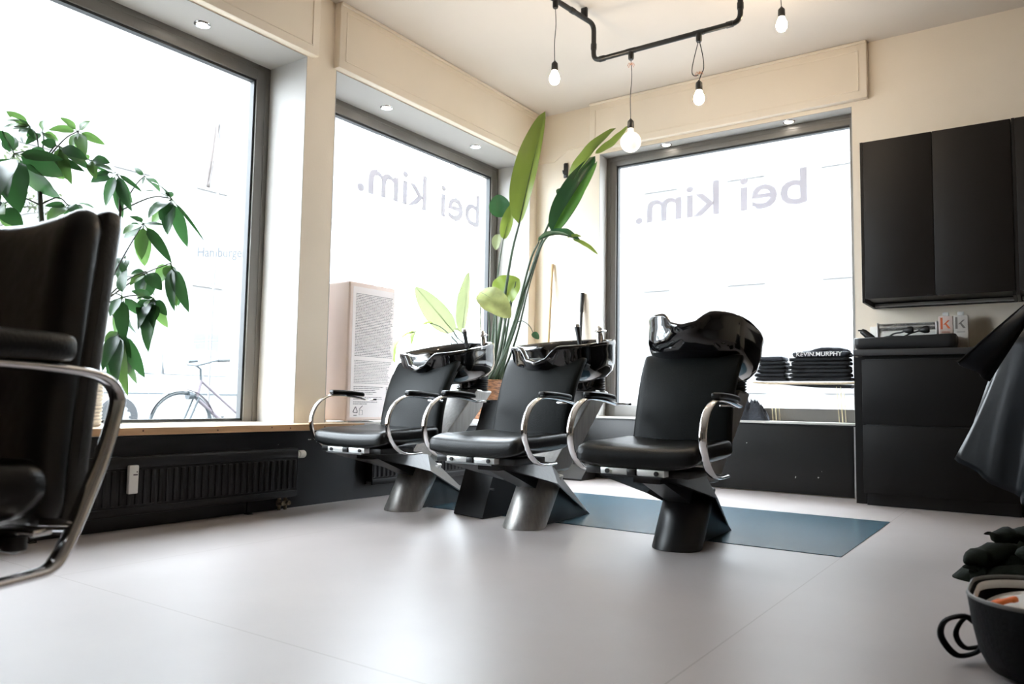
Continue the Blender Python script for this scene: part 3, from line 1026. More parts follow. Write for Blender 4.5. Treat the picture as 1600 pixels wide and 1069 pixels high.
radiator('long black panel radiator with white heat meter under the big left window', 1.05, 2.79, 0.068, 0.324, -3.388, -3.318, True, (1.868, 0.226))
radiator('black panel radiator half hidden behind the left wash chairs', 3.35, 4.42, 0.08, 0.33, -3.388, -3.318, False)

# ================================================================== ceiling pipe and pendant bulbs
yA = on(928, 38, 2, 2.93).y
pa, pb = on(868, 0, 2, 2.945), on(928, 38, 2, 2.945)
pa = pb+(pa-pb)*2.6
c0 = on(932, 91, 1, pb.y); c1 = on(1157, 37, 1, pb.y)
zc = (c0.z+c1.z)/2
pz = pb.copy()
pipe = thing('pipe_lamp_frame', 'black conduit pipe frame under the ceiling carrying bare bulbs', 'lamp', (0, 0, 0))
def arc(p, q, r, rad=0.05, n=5):
    a = (p-q).normalized(); b = (r-q).normalized()
    s = q+a*rad; e = q+b*rad
    return [s.lerp(q, t).lerp(q.lerp(e, t), t) for t in [i/n for i in range(n+1)]]
q1 = pz; q2 = V((pz.x, pz.y, zc)); q3 = V((c1.x, pz.y, zc)); q4 = V((c1.x, pz.y, CEIL-0.002))
path = [V(pa)]+arc(pa, q1, q2)+arc(q1, q2, q3)+arc(q2, q3, q4)+[q4]
MB().tube(path, 0.0155, 14).build('conduit', M['pipe'], pipe)
for q, ax in ((q1+(pa-q1)*0.22, (pa-q1)), (q2+V((0, 0, 0.09)), V((0, 0, 1))), (q2+V((0.06, 0, 0)), V((1, 0, 0))), (q3-V((0.06, 0, 0)), V((1, 0, 0))), (q3+V((0, 0, 0.09)), V((0, 0, 1)))):
    MB().lathe(q, [(0.0175, -0.02), (0.0185, -0.015), (0.0185, 0.015), (0.0175, 0.02)], 14, axis=ax).build('coupling', M['pipe'], pipe)
xs = [on(986, 82, 1, pz.y).x, on(1092, 53, 1, pz.y).x]
for x in xs:
    MB().lathe((x, pz.y, zc), [(0.017, -0.03), (0.017, 0.03)], 14, axis=(1, 0, 0)).lathe((x, pz.y, zc-0.055), [(0.014, 0), (0.017, 0.008), (0.017, 0.05)], 14).build('outlet_box', M['pipe'], pipe)
tp = pa.lerp(pb, 1-1/2.6)
MB().lathe(V((tp.x, tp.y, tp.z-0.05)), [(0.014, 0), (0.017, 0.008), (0.017, 0.05)], 14).build('outlet_box', M['pipe'], pipe)
q = pb+(pa-pb)*0.1
MB().bbox(q.x-0.02, q.x+0.02, q.y-0.01, q.y+0.01, q.z+0.005, CEIL-0.0005, 0.003).build('clip', M['pipe'], pipe)
q = pa*0.95+pb*0.05
MB().bbox(q.x-0.02, q.x+0.02, q.y-0.01, q.y+0.01, q.z+0.005, CEIL-0.0005, 0.003).build('clip', M['pipe'], pipe)

BULB = [(0.0, -0.122), (0.010, -0.1205), (0.021, -0.113), (0.0285, -0.100), (0.0305, -0.088), (0.0285, -0.072), (0.021, -0.055), (0.0155, -0.040), (0.0135, -0.030)]
def pendant(top, zs, label, globe=False, loop=False):
    """zs: height of the top of the socket"""
    t = thing('pendant_bulb', label, 'lamp', (top.x, top.y, zs), group='bare pendant bulbs')
    H = top.z-zs
    ca = MB()
    if loop:
        ca.tube([(0.004, 0, H), (0.022, 0.004, H*0.6), (0.028, 0, H*0.30), (0.012, 0.004, H*0.17), (0, 0, 0)], 0.0028, 8, smooth=6)
        ca.tube([(-0.004, 0, H), (-0.034, 0.004, H*0.55), (-0.042, 0, H*0.28), (-0.03, 0.003, H*0.17), (-0.004, 0, H*0.16)], 0.0028, 8, smooth=6)
    else:
        ca.tube([(0, 0, H), (0.004, 0.002, H*0.7), (-0.003, 0, H*0.35), (0, 0, 0)], 0.0022, 8, smooth=6)
    ca.build('cable', M['pipe'], t)
    if globe or loop:
        wz = H*0.90 if globe else H*0.17
        wi = MB()
        for k in range(5):
            a = k*1.3
            wi.tube([(0, 0, wz), (0.012*math.cos(a), 0.012*math.sin(a), wz+0.014), (0.024*math.cos(a), 0.02*math.sin(a), wz-0.006)], 0.0016, 6, smooth=3)
        wi.build('splice_wires', M['wire'], t)
    s = 1.0
    MB().lathe((0, 0, 0), [(0.004, 0.006), (0.008, 0), (0.014, -0.006), (0.0185, -0.012), (0.0195, -0.04), (0.0195, -0.05), (0.0165, -0.055), (0.0, -0.055)], 20).build('socket', M['plastic'], t)
    if globe:
        pr = [(0.014, -0.045), (0.018, -0.060)]
        for k in range(15):
            a = R(155)-R(155)*k/14
            pr.append((0.062*math.sin(a), -0.134-0.062*math.cos(a)*-1 if False else -0.137+0.062*-math.cos(PI-a)))
        MB().lathe((0, 0, 0), pr, 28).build('globe', M['globe'], t)
    else:
        MB().lathe((0, 0, -0.016), list(reversed(BULB)), 24).build('bulb', M['bulb'], t)
    return t


pendant(V((xs[0], pz.y, zc-0.053)), 2.285, 'large frosted globe bulb hanging from the pipe above the plant', globe=True)
pendant(V((xs[1], pz.y, zc-0.053)), 2.425, 'lit bulb on a looped double cable under the pipe', loop=True)
q = on(865, 97, 1, tp.y)
pendant(V((tp.x, tp.y, tp.z-0.052)), q.z, 'lit bulb on a single cable, leftmost of the pendants')
q = at(1221, 12, 4.3)
pendant(V((q.x, q.y, CEIL)), q.z, 'lit bulb on a short cable, rightmost of the pendants above the wall cabinets')

# ================================================================== pink display box on the sill
bx0 = V((-3.72, 3.262, SILL+0.0002))
def display_box():
    t = thing('display_box', 'tall pale pink box printed with small text on the middle window sill', 'box', bx0)
    X, Y, Z = 0.25, 0.405, 0.862
    MB().bbox(0, X, 0, Y, 0.008, Z, 0.014, 3).build('carton', M['box_pink'], t)
    MB().box(X+0.0002, X+0.0012, 0.030, Y-0.014, 0.03, Z-0.03).build('label', M['box_white'], t)
    fx = X+0.0014
    k = MB()
    rng = random.Random(3)
    def line(z, h, y0, y1, dens=0.75):
        y = y0
        while y < y1:
            wd = 0.004+rng.random()*0.014
            k.add([(fx, y, z), (fx, min(y+wd, y1), z), (fx, min(y+wd, y1), z+h), (fx, y, z+h)], [(0, 1, 2, 3)])
            y += wd+0.0035
    z = Z-0.075
    while z > 0.40:
        line(z, 0.0042, 0.055, 0.385-(0.03*rng.random()))
        z -= 0.0098
    z = 0.375
    while z > 0.235:
        line(z, 0.003, 0.055, 0.375-(0.04*rng.random()))
        z -= 0.0098
    for z, e in ((0.215, 0.31), (0.204, 0.28), (0.193, 0.24), (0.182, 0.25), (0.171, 0.22), (0.150, 0.30), (0.139, 0.30), (0.122, 0.26), (0.110, 0.17)):
        line(z, 0.0038, 0.055, e)
    zz = 0.05
    while zz < 0.22:
        h = 0.001+rng.random()*0.005
        k.add([(fx, 0.335, zz), (fx, 0.375, zz), (fx, 0.375, zz+h), (fx, 0.335, zz+h)], [(0, 1, 2, 3)])
        zz += h+0.0018+rng.random()*0.004
    # recycling triangle and open-jar mark
    c = V((fx, 0.075, 0.072))
    for i in range(3):
        a0 = R(90+120*i); a1 = R(90+120*(i+1))
        p0 = c+V((0, math.cos(a0), math.sin(a0)))*0.024; p1 = c+V((0, math.cos(a1), math.sin(a1)))*0.024
        k.tube([p0.lerp(p1, 0.14), p0.lerp(p1, 0.8)], 0.0022, 5)
        d = (p1-p0).normalized(); e = V((0, -d.z, d.y))
        m_ = p0.lerp(p1, 0.8)
        k.add([m_+e*0.006, m_-e*0.006, m_+d*0.009], [(0, 1, 2)])
    k.box(fx-0.0002, fx, 0.062, 0.088, 0.040, 0.044)
    k.tube([(fx, 0.108, 0.075), (fx, 0.108, 0.045), (fx, 0.136, 0.045), (fx, 0.136, 0.072), (fx, 0.108, 0.075)], 0.0012, 5)
    k.tube([(fx, 0.108, 0.080), (fx, 0.134, 0.100)], 0.0022, 5)
    k.build('print', M['ink'], t, smooth=False)
    f = MB()
    for x in (0.03, X-0.03):
        for y in (0.03, Y-0.03):
            f.lathe((x, y, 0), [(0.012, 0), (0.012, 0.010)], 10)
    f.build('feet', M['white_plastic'], t)
    return t


display_box()

# ================================================================== strelitzia in basket
def strelitzia():
    pot = V((-3.60, 4.88, SILL))
    t = thing('bird_of_paradise_plant', 'tall big-leaved plant in a brown wicker basket in the corner', 'plant', pot)
    prof = [(0.0, 0.0), (0.125, 0.0), (0.135, 0.01)]
    for i in range(31):
        u = i/30
        prof.append((0.135+0.022*math.sin(PI*u*0.9)+0.004*(i % 2), 0.012+0.285*u))
    prof += [(0.150, 0.302), (0.142, 0.305), (0.135, 0.295), (0.13, 0.26), (0.0, 0.26)]
    bk = MB().lathe((0, 0, 0), prof, 40).build('basket', M['wicker'], t, angle=60)
    MB().lathe((0, 0, 0.262), [(0.128, 0), (0.1, 0.008), (0, 0.012)], 24).build('soil', M['soil'], t)
    base = pot+V((0, 0, 0.27))
    cv = -Fv
    def stalk(pts, rad, root=(0, 0), name='leaf_stalk', parent=t, end=None):
        P = [base+V((root[0], root[1], -0.01))-pot]+[p-pot for p in pts]
        return P
    # (root offset, stalk px points (x,y,depth), blade list)
    L = [
        # tall upright leaf
        dict(root=(0.01, 0.0), st=[(783, 500, 6.0), (799, 400, 5.98), (813, 343, 5.95)], b=[((811, 350, 5.95), (852, 174, 5.85), 0.215, 'strel', (0.45, -0.8, 0.15), 0.02, 0.22, 1.25, 0.45)], r=0.011),
        # leaf leaning to the globe bulb
        dict(root=(0.05, 0.02), st=[(815, 470, 5.95), (848, 372, 5.85), (888, 288, 5.8)], b=[((888, 292, 5.8), (962, 200, 5.62), 0.15, 'strel', (0.2, -0.6, 0.6), 0.05, 0.45, 1.0, 0.9), ((930, 240, 5.7), (981, 197, 5.58), 0.10, 'strel', (0.3, -0.6, 0.6), -0.10, 0.3, 1, 1)], r=0.010),
        # dark leaf below it
        dict(root=(0.06, -0.02), st=[(812, 480, 5.93), (843, 390, 5.85), (862, 362, 5.8)], b=[((863, 364, 5.8), (930, 244, 5.72), 0.20, 'strel_dark', (0.5, -0.85, 0.1), 0.03, 0.35, 1.05, 0.75), ((862, 366, 5.77), (933, 252, 5.66), 0.115, 'strel_bright', (0.5, -0.8, 0.2), 0.02, 0.15, 0.3, 0.9), ((888, 308, 5.77), (869, 297, 5.77), 0.09, 'strel_dark', (0.5, -0.8, 0.3), 0, 0.2, 1, 1), ((884, 330, 5.77), (897, 322, 5.74), 0.10, 'strel_dark', (0.5, -0.8, 0.3), 0, 0.2, 1, 1)], r=0.010),
        # nodding leaf with torn tip
        dict(root=(0.07, 0.03), st=[(805, 500, 5.95), (828, 410, 5.85), (842, 378, 5.78)], b=[((841, 376, 5.78), (908, 380, 5.62), 0.135, 'strel_dark', (0.1, -0.35, 0.95), 0.16, 0.55, 1.0, 1.0), ((895, 374, 5.64), (934, 398, 5.55), 0.05, 'strel', (0.2, -0.5, 0.8), 0.06, 0.3, 1, 1), ((886, 372, 5.66), (908, 370, 5.62), 0.06, 'strel', (0.2, -0.5, 0.8), 0.06, 0.3, 1, 1)], r=0.009),
        # small leaf beside the window frame
        dict(root=(-0.02, 0.03), st=[(772, 500, 6.08), (778, 430, 6.1), (787, 370, 6.12)], b=[((787, 374, 6.12), (801, 318, 6.08), 0.11, 'strel', (0.6, -0.7, 0.1), 0.03, 0.3, 1, 0.7), ((783, 340, 6.14), (778, 304, 6.14), 0.17, 'strel_dark', (0.5, -0.8, 0.2), 0.04, 0.3, 1, 1), ((778, 366, 6.1), (775, 391, 6.08), 0.075, 'strel_pale', (0.3, -0.9, 0.3), 0.05, 0.3, 1, 1)], r=0.007),
        # round mid leaf
        dict(root=(0.0, 0.05), st=[(790, 530, 6.05), (783, 470, 6.05), (786, 450, 6.05), (795, 452, 6.02)], b=[((775, 468, 6.05), (812, 436, 6.0), 0.24, 'strel', (0.3, -0.9, 0.15), 0.05, 0.2, 1, 1)], r=0.006),
        # yellowing front leaf
        dict(root=(-0.04, -0.03), st=[(765, 520, 5.9), (760, 470, 5.88), (752, 455, 5.86)], b=[((750, 456, 5.86), (798, 497, 5.76), 0.22, 'strel_yellow', (0.25, -0.75, 0.6), 0.12, 0.35, 0.8, 1.1)], r=0.006),
        # pale leaves against the window
        dict(root=(-0.07, -0.03), st=[(738, 552, 5.9), (715, 528, 5.8), (707, 515, 5.75)], b=[((709, 519, 5.75), (649, 448, 5.5), 0.175, 'strel_pale', (0.5, -0.85, 0.1), 0.02, 0.12, 1.1, 0.9)], r=0.006),
        dict(root=(-0.05, 0.0), st=[(740, 560, 6.02), (728, 530, 6.03), (722, 518, 6.03)], b=[((722, 521, 6.03), (733, 424, 6.02), 0.115, 'strel_pale', (0.4, -0.9, 0.1), 0.0, 0.15, 1.2, 0.6), ((705, 512, 5.85), (724, 524, 5.95), 0.07, 'strel_pale', (0.3, -0.6, 0.7), 0.05, 0.2, 1, 1)], r=0.006),
        # arching leaves on the left
        dict(root=(-0.08, 0.03), st=[(735, 560, 5.85), (705, 526, 5.65), (688, 511, 5.55), (672, 505, 5.48)], b=[((676, 505, 5.48), (644, 540, 5.36), 0.11, 'strel', (-0.3, -0.6, 0.7), 0.22, 0.3, 1, 1)], r=0.004),
        dict(root=(-0.09, -0.02), st=[(732, 560, 5.8), (697, 532, 5.6), (663, 518, 5.45), (643, 520, 5.36)], b=[((646, 518, 5.36), (618, 570, 5.25), 0.12, 'strel', (-0.4, -0.7, 0.6), 0.2, 0.3, 1, 1)], r=0.004),
        # bare curved stalk and shoots
        dict(root=(0.08, 0.0), st=[(800, 520, 5.9), (812, 502, 5.88), (826, 508, 5.86), (834, 522, 5.85)], b=[((832, 520, 5.85), (842, 530, 5.83), 0.05, 'strel_dark', (0.3, -0.8, 0.4), 0.05, 0.3, 1, 1)], r=0.004),
        dict(root=(-0.06, 0.06), st=[(752, 540, 6.1), (750, 470, 6.12), (743, 415, 6.13)], b=[], r=0.005),
        dict(root=(0.03, 0.06), st=[(788, 540, 6.02), (800, 470, 6.0), (806, 440, 5.98)], b=[], r=0.008),
        dict(root=(-0.01, -0.06), st=[(772, 560, 5.9), (775, 500, 5.9), (772, 470, 5.92)], b=[], r=0.012),
        dict(root=(0.06, 0.05), st=[(806, 530, 5.98), (826, 450, 5.92), (846, 385, 5.88)], b=[], r=0.007),
        dict(root=(-0.03, 0.07), st=[(768, 540, 6.1), (776, 480, 6.1), (788, 430, 6.08)], b=[], r=0.007),
        dict(root=(0.02, -0.07), st=[(780, 555, 5.9), (790, 500, 5.88), (798, 470, 5.86)], b=[], r=0.011),
        dict(root=(0.04, -0.05), st=[(795, 540, 5.88), (815, 480, 5.86), (822, 455, 5.84)], b=[], r=0.009),
    ]
    for d in L:
        P = [base+V((d['root'][0], d['root'][1], -0.01))-pot]+[at(*q)-pot for q in d['st']]
        r = d['r']
        if d['b']:
            mats = []; mb = MB()
            for (B, T, wd, mn, nv, bend, fold, lw, rw) in d['b']:
                if M[mn] not in mats:
                    mats.append(M[mn])
                mb.leaf(at(*B)-pot, at(*T)-pot, wd, nv, bend, fold, n=20, shape=1.08, mi=mats.index(M[mn]), wav=0.05, lw=lw, rw=rw, ex=0.6)
            lf = mb.build('leaf', mats, t, angle=80)
            s = MB().tube(P, [r*1.5, r, r*0.6], 8, smooth=7)
            B, T = at(*d['b'][0][0])-pot, at(*d['b'][0][1])-pot
            nv = V(d['b'][0][4]); tt = (T-B).normalized(); nv = (nv-tt*nv.dot(tt)).normalized()
            s.tube([B+(T-B)*u+nv*(d['b'][0][5]*(T-B).length*4*u*(1-u)-0.002) for u in [i/10 for i in range(11)]], [r*0.6, r*0.35, 0.0008], 6)
            s.build('leaf_stalk', M['stalk'], lf)
        else:
            MB().tube(P, [r*1.4, r, r*0.4], 8, smooth=7).build('shoot', M['stalk'], t)
    return t


strelitzia()

# ================================================================== umbrella tree in the left window
def schefflera():
    pot = V((-3.62, 1.74, SILL))
    t = thing('umbrella_plant', 'bushy umbrella plant in a white rope pot behind the left styling chair', 'plant', pot)
    prof = [(0, 0), (0.115, 0)]
    for i in range(28):
        prof.append((0.122+0.006*(i % 2), 0.004+0.008*i))
    prof += [(0.118, 0.232), (0.11, 0.22), (0.11, 0.19), (0, 0.19)]
    MB().lathe((0, 0, 0), prof, 36).build('pot', M['rope'], t, angle=70)
    MB().lathe((0, 0, 0.192), [(0.108, 0), (0, 0.01)], 24).build('soil', M['soil'], t)
    C = [
        ((22, 240), -3.50, [((32, 333), 55, 0), ((95, 312), 46, 0), ((-22, 305), 40, 0), ((-6, 204), 30, 0), ((100, 250), 22, 0), ((12, 212), 26, 0)]),
        ((122, 205), -3.62, [((94, 184), 15, 1), ((76, 203), 16, 1), ((141, 189), 16, 1), ((164, 226), 14, 1), ((111, 233), 15, 1), ((134, 244), 20, 1), ((124, 238), 15, 1)]),
        ((47, 197), -3.58, [((10, 174), 16, 1), ((11, 189), 18, 1), ((0, 202), 16, 0), ((36, 223), 18, 0), ((52, 222), 16, 0)]),
        ((66, 206), -3.6, [((72, 228), 16, 1), ((40, 226), 14, 0), ((92, 222), 14, 1), ((68, 188), 14, 1)]),
        ((92, 228), -3.55, [((140, 264), 24, 0), ((116, 252), 26, 0), ((64, 222), 18, 0), ((98, 280), 22, 1), ((112, 288), 18, 1)]),
        ((72, 246), -3.6, [((100, 280), 28, 1), ((112, 262), 20, 0), ((132, 268), 18, 0), ((50, 232), 18, 0)]),
        ((140, 250), -3.6, [((172, 255), 22, 0), ((124, 244), 16, 0), ((150, 280), 16, 1), ((168, 268), 12, 0)]),
        ((182, 270), -3.56, [((142, 285), 24, 0), ((165, 322), 21, 0), ((192, 341), 18, 0), ((206, 330), 20, 0), ((148, 258), 16, 0), ((222, 300), 8, 0), ((172, 278), 14, 0)]),
        ((226, 275), -3.62, [((250, 300), 14, 0), ((226, 297), 14, 0), ((210, 262), 8, 0)]),
        ((268, 310), -3.60, [((232, 341), 24, 0), ((262, 367), 26, 0), ((293, 386), 22, 0), ((226, 298), 14, 0), ((236, 284), 12, 0), ((318, 375), 5, 0), ((262, 300), 12, 0)]),
        ((224, 349), -3.54, [((226, 416), 28, 1), ((194, 372), 24, 0), ((268, 411), 18, 0), ((258, 352), 6, 0), ((202, 338), 14, 0), ((262, 395), 16, 1)]),
        ((267, 411), -3.56, [((245, 443), 26, 1), ((279, 478), 26, 0), ((295, 488), 22, 0), ((270, 450), 26, 0), ((276, 480), 18, 1)]),
        ((228, 424), -3.58, [((250, 470), 28, 0), ((218, 470), 22, 1), ((203, 446), 16, 1), ((236, 462), 24, 0)]),
        ((240, 466), -3.52, [((223, 519), 34, 0), ((232, 551), 24, 0), ((216, 515), 18, 0), ((262, 512), 20, 1), ((205, 455), 16, 0), ((228, 480), 16, 1)]),
        ((190, 462), -3.50, [((194, 535), 24, 0), ((172, 495), 20, 0), ((228, 492), 18, 0), ((212, 520), 16, 0), ((198, 420), 20, 0)]),
        ((186, 516), -3.50, [((182, 602), 26, 0), ((170, 590), 24, 0), ((206, 566), 20, 0), ((226, 590), 24, 0), ((200, 619), 22, 1), ((214, 600), 20, 0), ((172, 560), 22, 0), ((160, 580), 22, 0)]),
        ((106, 320), -3.56, [((74, 345), 26, 1), ((128, 334), 24, 0), ((70, 322), 12, 0), ((148, 326), 12, 0), ((118, 345), 24, 0)]),
        ((-2, 322), -3.5, [((36, 358), 30, 0), ((-10, 350), 26, 1), ((8, 335), 24, 1), ((12, 310), 20, 0)]),
        ((196, 400), -3.62, [((186, 440), 20, 0), ((176, 425), 20, 0), ((200, 440), 14, 0)]),
        ((-10, 290), -3.5, [((6, 320), 22, 0), ((-20, 330), 22, 0), ((14, 300), 12, 0)]),
    ]
    fl = MB(); st = MB(); pe = MB()
    rng = random.Random(11)
    nodes = []
    fork = on(62, 262, 0, -3.60)-pot
    trunk_pts = [V((0, 0, 0.18)), V((0.01, -0.05, 0.45)), on(70, 380, 0, -3.60)-pot, on(62, 300, 0, -3.60)-pot, fork]
    st.tube(trunk_pts, [0.014, 0.012, 0.011, 0.008], 10, smooth=6)
    low = on(150, 480, 0, -3.62)-pot
    st.tube([V((0.02, 0.04, 0.18)), on(140, 560, 0, -3.6)-pot, low, on(186, 345, 0, -3.6)-pot, on(183, 300, 0, -3.6)-pot], [0.011, 0.009, 0.007, 0.005], 10, smooth=6)
    for (c, X, ls) in C:
        P = on(c[0], c[1], 0, X)-pot
        src = fork if c[0] < 150 and c[1] < 300 else (low if c[1] > 330 and c[0] > 110 else (on(186, 330, 0, -3.6)-pot if c[0] > 140 else on(62, 320, 0, -3.6)-pot))
        mid = src.lerp(P, 0.55)+V((0.02, 0, 0.03))
        st.tube([src, mid, P], [0.004, 0.0028, 0.0022], 7, smooth=5)
        sc = (on(c[0], c[1], 0, X)-CAM).dot(Fv)/FPX
        extra = []
        for (tp_, wd, kind) in ls:
            if wd >= 16 and rng.random() < 0.75:
                k_ = rng.uniform(0.65, 0.95); a_ = rng.uniform(-0.55, 0.55)
                ex, ey = tp_[0]-c[0], tp_[1]-c[1]
                extra.append(((c[0]+k_*(ex*math.cos(a_)-ey*math.sin(a_)), c[1]+k_*(ex*math.sin(a_)+ey*math.cos(a_))), wd*0.85, kind if rng.random() < 0.7 else 1-kind))
        for (tp_, wd, kind) in ls+extra:
            dx = rng.uniform(-0.10, 0.12)
            tx = max(-3.80, min(-3.36, X+dx))
            T = on(tp_[0], tp_[1], 0, tx)-pot
            d = (T-P)
            B = P+d*0.13
            nv = V((0.55+rng.uniform(-0.3, 0.3), -0.75+rng.uniform(-0.3, 0.3), 0.35+rng.uniform(-0.2, 0.3)))
            fl.leaf(B, T, wd*sc*0.92, nv, rng.uniform(0.03, 0.10), 0.16, n=8, shape=0.92, mi=kind, wav=0.05)
            pe.tube([P, B, B+(T-B)*0.5+V((0, 0, 0.0))], [0.0018, 0.0014, 0.0008], 5)
    fl.build('foliage', [M['leaf_dark'], M['leaf_light']], t, angle=80)
    st.build('stem', M['stem'], t)
    pe.build('leaf_stalks', M['leaf_light'], t)
    return t


schefflera()

# ================================================================== corner bits
br = thing('broom', 'wooden broom handle leaning in the corner behind the middle basin', 'broom', (-3.30, 5.20, 0))
top = on(863, 413, 1, 5.395)-V((-3.30, 5.20, 0))
MB().tube([V((0, 0, 0.09)), top], 0.0115, 12).build('handle', M['broom_wood'], br)
MB().bbox(-0.09, 0.09, -0.03, 0.03, 0.055, 0.10, 0.008).bbox(-0.088, 0.088, -0.036, 0.036, 0.0, 0.058, 0.004).build('head', M['khaki'], br)
br = thing('dustpan', 'black long-handled dustpan leaning on the wall left of the back window', 'dustpan', (-3.06, 5.27, 0))
top = on(910, 458, 1, 5.395)-V((-3.06, 5.27, 0))
MB().tube([V((0, 0.02, 0.06)), top], 0.011, 12).tube([top+(V((0, 0.02, 0.06))-top)*0.0, top+(V((0, 0.02, 0.06))-top)*0.11], 0.015, 12).build('handle', M['plastic'], br)
MB().hull([(-0.13, -0.13, 0), (0.15, -0.13, 0), (0.14, 0.11, 0), (-0.13, 0.11, 0), (-0.13, 0.11, 0.12), (0.14, 0.11, 0.12), (-0.12, 0.03, 0.12), (0.13, 0.03, 0.12), (-0.13, -0.13, 0.012), (0.15, -0.13, 0.012)]).build('pan', M['plastic'], br, smooth=False)
hq = on(883, 266, 1, YW-0.02)
hk = thing('wall_hook', 'small black bracket screwed high on the corner wall', 'hook', (hq.x, YW, hq.z))
MB().bbox(-0.020, 0.020, -0.014, 0.0, -0.062, 0.062, 0.005).build('plate', M['plastic'], hk)
MB().tube([(0, -0.010, -0.03), (0, -0.045, -0.035), (0, -0.055, -0.01)], 0.006, 8).tube([(0, -0.01, 0.05), (0, -0.022, 0.055)], 0.008, 8).build('hook', M['plastic'], hk)

# ================================================================== fitted cabinets
YC = 5.095
def base_cabinet(x0, x1, label):
    t = thing('base_cabinet', label, 'cabinet', (x0, YC, 0), group='black base cabinets')
    L = x1-x0
    MB().box(0.001, L-0.001, 0.020, YW-YC-0.002, 0.075, 0.904).build('body', M['cabinet_low'], t)
    for (a, b) in ((0.078, 0.484), (0.490, 0.880)):
        d = MB().bbox(0.002, L-0.002, 0.0, 0.019, a, b, 0.002).build('drawer', M['cabinet_low'], t)
        MB().bbox(0.02, L-0.02, -0.002, 0.010, b-0.001, b+0.004, 0.001).build('grip_strip', M['black_steel'], d)
    MB().box(0.01, L, 0.055, 0.07, 0.0, 0.075).build('plinth', M['black_steel'], t)
    for x in (0.025, L-0.05):
        MB().lathe((x, 0.09, 0), [(0.022, 0), (0.022, 0.01), (0.014, 0.015), (0.014, 0.076)], 14).build('leg', M['plastic'], t)


base_cabinet(-0.93, -0.135, 'black two-drawer base cabinet beside the back window')
base_cabinet(-0.133, 0.667, 'black two-drawer base cabinet behind the draped cape')
tag(MB().bbox(-0.972, 0.70, YC-0.022, YW-0.002, 0.905, 0.943, 0.003).build('worktop', M['worktop']), 'dark grey worktop across the base cabinets', 'worktop')
struct(MB().box(-0.99, -0.932, YC+0.10, YW-0.002, 0, 0.904), 'trim_11', M['cabinet_low'])
YU = 5.04
def wall_cabinet(x0, x1, label):
    t = thing('wall_cabinet', label, 'cabinet', (x0, YU, 1.225), group='black wall cabinets')
    L = x1-x0; H = 0.995
    MB().box(0.0, L, 0.020, YW-YU-0.002, 0.03, H).box(0, 0.016, 0.0, YW-YU-0.002, 0.0, H).box(L-0.016, L, 0.02, YW-YU-0.002, 0.0, 0.03).box(0.016, L, YW-YU-0.05, YW-YU-0.002, 0.0, 0.03).build('body', M['cabinet'], t)
    for k in (0, 1):
        a = 0.017 if k == 0 else L/2+0.0015
        b = L/2-0.0015 if k == 0 else L-0.002
        d = MB().bbox(a, b, 0.0, 0.019, 0.022, H-0.001, 0.0018).build('door', M['cabinet'], t)
        hx = L/2-0.045 if k == 0 else L/2+0.012
        MB().bbox(hx, hx+0.034, -0.003, 0.012, 0.018, 0.026, 0.001).build('grip', M['black_steel'], d)
    MB().bbox(0.02, L, YW-YU-0.075, YW-YU-0.051, 0.004, 0.024, 0.002).build('light_strip', M['alu'], t)


wall_cabinet(-0.908, -0.125, 'black two-door wall cabinet nearest the back window')
wall_cabinet(-0.123, 0.66, 'black two-door wall cabinet cut off by the right edge')

# ---------------------------------------------------------------- things on the worktop
WT = 0.9432
ty = thing('tool_tray', 'low black tool tray on the worktop', 'tray', (-0.70, 5.19, WT))
def trayf(p):
    return p
tr = MB()
rows = []
def rr_ring(hx, hy, r, z, n=8):
    out = []
    for (sx, sy, a0) in ((1, 1, 0), (-1, 1, 90), (-1, -1, 180), (1, -1, 270)):
        for k in range(n+1):
            a = R(a0+90*k/n)
            out.append(V((sx*(hx-r)+r*math.cos(a), sy*(hy-r)+r*math.sin(a), z)))
    return out
def wavy(row, amp):
    for p in row:
        if p.y < 0:
            p.z += amp*(0.006*math.tanh((p.x-0.06)*30)-0.02*math.exp(-((p.x-0.035)/0.035)**2))
    return row
tr.grid([rr_ring(0.255, 0.075, 0.03, 0), rr_ring(0.270, 0.090, 0.035, 0.012), rr_ring(0.276, 0.094, 0.035, 0.04), wavy(rr_ring(0.276, 0.094, 0.035, 0.075), 1), wavy(rr_ring(0.272, 0.090, 0.033, 0.078), 1), rr_ring(0.268, 0.086, 0.033, 0.04), rr_ring(0.26, 0.08, 0.03, 0.012), rr_ring(0.10, 0.03, 0.02, 0.010)], closed=True)
tr.build('tray', M['plastic'], ty, angle=50)
q = thing('hair_clipper', 'black hair clipper lying at the left end of the tool tray', 'hair clipper', (-0.895, 5.17, WT+0.03))
MB().tube([(0.05, 0, 0.0), (0.01, 0, 0.045), (-0.03, 0, 0.082), (-0.045, 0, 0.092)], [0.018, 0.023, 0.020, 0.016], 14).build('body', M['plastic'], q)
MB().bbox(-0.062, -0.036, -0.02, 0.02, 0.090, 0.098, 0.002).build('blade', M['black_steel'], q)
q = thing('power_cord', 'coiled black power cord with two plugs in the tool tray', 'cord', (-0.72, 5.18, WT+0.012))
cd = MB()
cd.tube([(-0.10, 0.01, 0.04), (-0.05, 0.02, 0.085), (0.0, 0.01, 0.095), (0.035, 0, 0.105)], 0.005, 8, smooth=5)
cd.tube([(-0.12, 0, 0.06), (-0.06, 0.03, 0.075), (0.0, -0.02, 0.06), (0.05, 0.0, 0.085), (0.10, 0, 0.100)], 0.005, 8, smooth=5)
for k in range(5):
    a = k*0.8
    cd.tube([(-0.12+0.02*k, -0.03+0.01*k, 0.03+0.006*k), (-0.04, 0.03, 0.055+0.004*k), (0.05, -0.02, 0.045+0.004*k), (0.0, -0.05, 0.03), (-0.10, -0.03, 0.03)], 0.005, 8, smooth=5)
cd.build('cable', M['rubber'], q)
